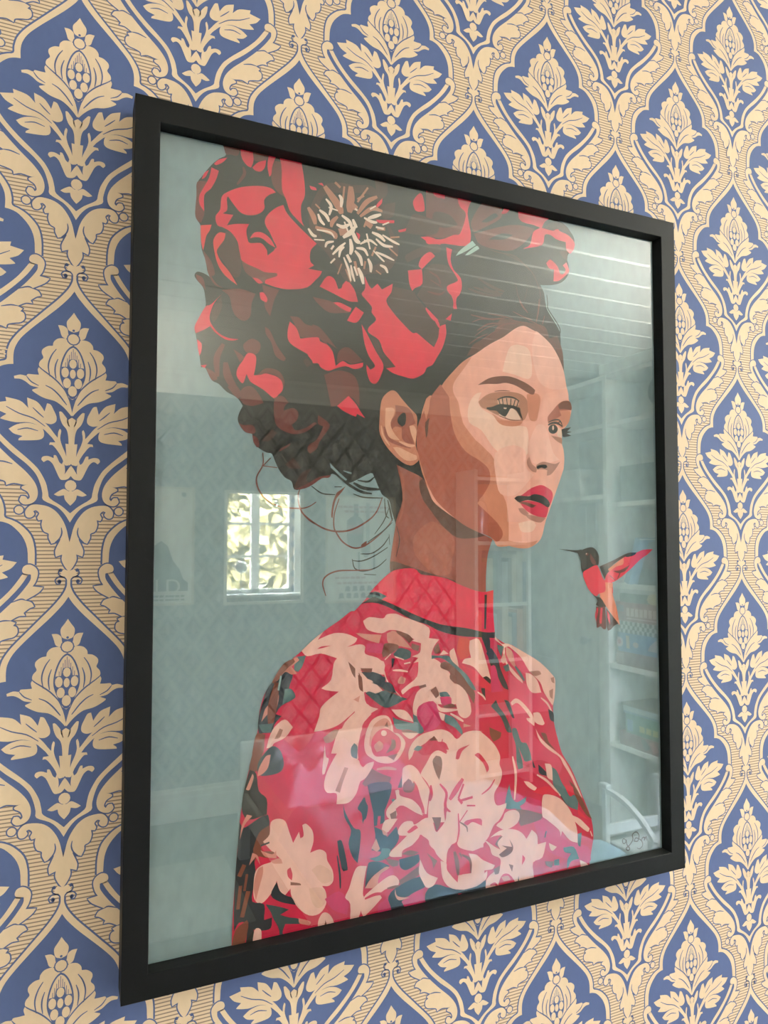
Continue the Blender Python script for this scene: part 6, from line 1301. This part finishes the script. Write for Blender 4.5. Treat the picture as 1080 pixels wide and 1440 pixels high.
# ------------------------------------------------------------------ white child's chair
ch = tag(empty('childs_chair', (2.19, Y(2.06), 0)), 'white childs armchair with curved side rails beside the bed', 'chair')
cw = mat('white_lacquer', (232, 238, 244), 0.3, 0.01)
b = bmesh.new(); add_box(b, -0.145, 0.145, -0.13, 0.15, 0.27, 0.29, 0.005); bm_obj('seat', b, cw, ch)
for sx in (-1, 1):
    b = bmesh.new(); add_box(b, sx*0.16-0.013, sx*0.16+0.013, -0.155, -0.125, 0, 0.525, 0.004); bm_obj('leg', b, cw, ch)
    b = bmesh.new(); add_box(b, sx*0.16-0.015, sx*0.16+0.015, -0.170, -0.118, 0.525, 0.545, 0.004); bm_obj('post_cap', b, cw, ch)
    b = bmesh.new(); add_box(b, sx*0.16-0.013, sx*0.16+0.013, 0.125, 0.160, 0, 0.395, 0.004); bm_obj('leg', b, cw, ch)
    b = bmesh.new(); pr = None
    path = [(-0.125+0.285*i/10, 0.515-0.12*(i/10)**2.2) for i in range(11)]
    for (y_, z_) in path:
        ring = [b.verts.new((sx*0.16+dx, y_, z_+dz)) for dx, dz in ((-0.012, -0.011), (0.012, -0.011), (0.012, 0.011), (-0.012, 0.011))]
        if pr:
            for q in range(4): b.faces.new((pr[q], pr[(q+1) % 4], ring[(q+1) % 4], ring[q]))
        else: b.faces.new(ring)
        pr = ring
    b.faces.new(pr[::-1]); bm_obj('arm_rail', b, cw, ch)
    b = bmesh.new(); add_lathe(b, [(0.005, 0), (0.005, 0.003), (0.003, 0.004)], 10); bmesh.ops.rotate(b, verts=b.verts[:], cent=(0, 0, 0), matrix=Matrix.Rotation(-math.pi/2, 3, 'Y'))
    s_ = bm_obj('screw', b, mat('screw_steel', (90, 92, 96), 0.3, metal=0.8), ch); s_.location = (sx*0.16-0.0135, 0.142, 0.30)
for z_ in (0.31,):
    b = bmesh.new(); add_box(b, -0.147, 0.147, -0.150, -0.132, z_, z_+0.05, 0.004); bm_obj('back_slat', b, cw, ch)

# ------------------------------------------------------------------ two uplighter floor lamps
steel = mat('satin_steel', (150, 150, 148), 0.35, 0.03, 60, metal=0.8)
def uplighter(x, y, label, energy, col):
    ul = tag(empty('uplighter', (x, y, 0)), label, 'lamp', 'floor lamps')
    b = bmesh.new(); add_lathe(b, [(0.14, 0), (0.14, 0.02), (0.03, 0.035), (0.012, 0.05)], 28); bm_obj('base', b, steel, ul, smooth=True)
    b = bmesh.new(); add_lathe(b, [(0.012, 0.05), (0.012, 1.76)], 14); bm_obj('pole', b, steel, ul, smooth=True)
    b = bmesh.new(); add_lathe(b, [(0.02, 1.76), (0.08, 1.78), (0.15, 1.83), (0.17, 1.86), (0.165, 1.86), (0.145, 1.835), (0.075, 1.79), (0.01, 1.775)], 32); bm_obj('bowl', b, trim, ul, smooth=True)
    lp = bpy.data.lights.new('uplighter_bulb', 'SPOT'); lp.energy = energy; lp.color = col; lp.spot_size = math.radians(150); lp.spot_blend = 0.6; lp.shadow_soft_size = 0.05
    o = bpy.data.objects.new('uplighter_bulb', lp); COL.objects.link(o); o.parent = ul; o.location = (0, 0, 1.84); o.rotation_euler = (math.pi, 0, 0)
uplighter(2.40, Y(0.95), 'added floor lamp, out of view by the right wall, throwing light on the ceiling', 44.0, (1.0, 0.95, 0.88))  # added out of view to brighten the ceiling and the picture wall
uplighter(-0.55, Y(3.35), 'tall floor lamp by the far wall left of the posters', 24.0, (1.0, 0.90, 0.74))

# pale rug by the bed
rg = bmesh.new(); add_box(rg, -0.55, 0.55, -0.35, 0.35, 0, 0.012, 0.005)
tag(bm_obj('rug', rg, mat('pale_wool', (170, 166, 152), 0.95, 0.08, 200, 0.4), None, (-0.02, Y(3.05), 0.0)), 'pale wool rug on the floor beside the bed', 'rug')

# ------------------------------------------------------------------ garden outside window 1
lawn = tag(box('garden_lawn', -30, 45, -40, 60, -0.9, -0.6, mat('lawn', (150, 145, 124), 0.9, 0.2, 2)), kind='structure')
leafm = [mat('leaf_%d' % i, c, 0.7, 0.25, 3) for i, c in enumerate(((128, 120, 84), (112, 112, 74), (136, 128, 96), (84, 92, 60)))]
bark = mat('bark', (84, 72, 60), 0.9, 0.2, 10)
def tree(x, y, h, r, li, label):
    t = tag(empty('garden_tree', (x, y, -0.6)), label, 'tree', 'garden trees')
    b = bmesh.new(); add_lathe(b, [(0.16, 0), (0.12, h*0.3), (0.07, h*0.6), (0.03, h*0.85)], 10); bm_obj('trunk', b, bark, t, smooth=True)
    rnd = random.Random(int(x*100+y)); b = bmesh.new()
    for k in range(2600):
        d = Vector((rnd.gauss(0, 1), rnd.gauss(0, 1), rnd.gauss(0, 1))).normalized()*(rnd.random()**0.4)
        c = Vector((d.x*r, d.y*r, h*0.62+d.z*h*0.38)); a = Vector((rnd.uniform(-1, 1), rnd.uniform(-1, 1), rnd.uniform(-1, 1))).normalized(); e = a.orthogonal().normalized(); s = rnd.uniform(0.12, 0.26)
        q = [b.verts.new(c+a*s), b.verts.new(c+e*s*0.6), b.verts.new(c-a*s), b.verts.new(c-e*s*0.6)]; b.faces.new(q)
    me = bpy.data.meshes.new('crown'); b.to_mesh(me); b.free(); o = link('crown', me, leafm[li], t); tag(o, kind='stuff')
tree(3.0, 7.0, 4.0, 2.1, 0, 'yellowing tree nearest the window')
tree(9.6, 11.0, 4.4, 2.6, 2, 'pale golden tree further down the garden')
tree(-2.6, 9.5, 4.2, 2.3, 1, 'olive green tree on the far left of the lawn')
tree(3.4, 14.6, 4.8, 2.6, 3, 'tall dark green tree at the end of the garden')
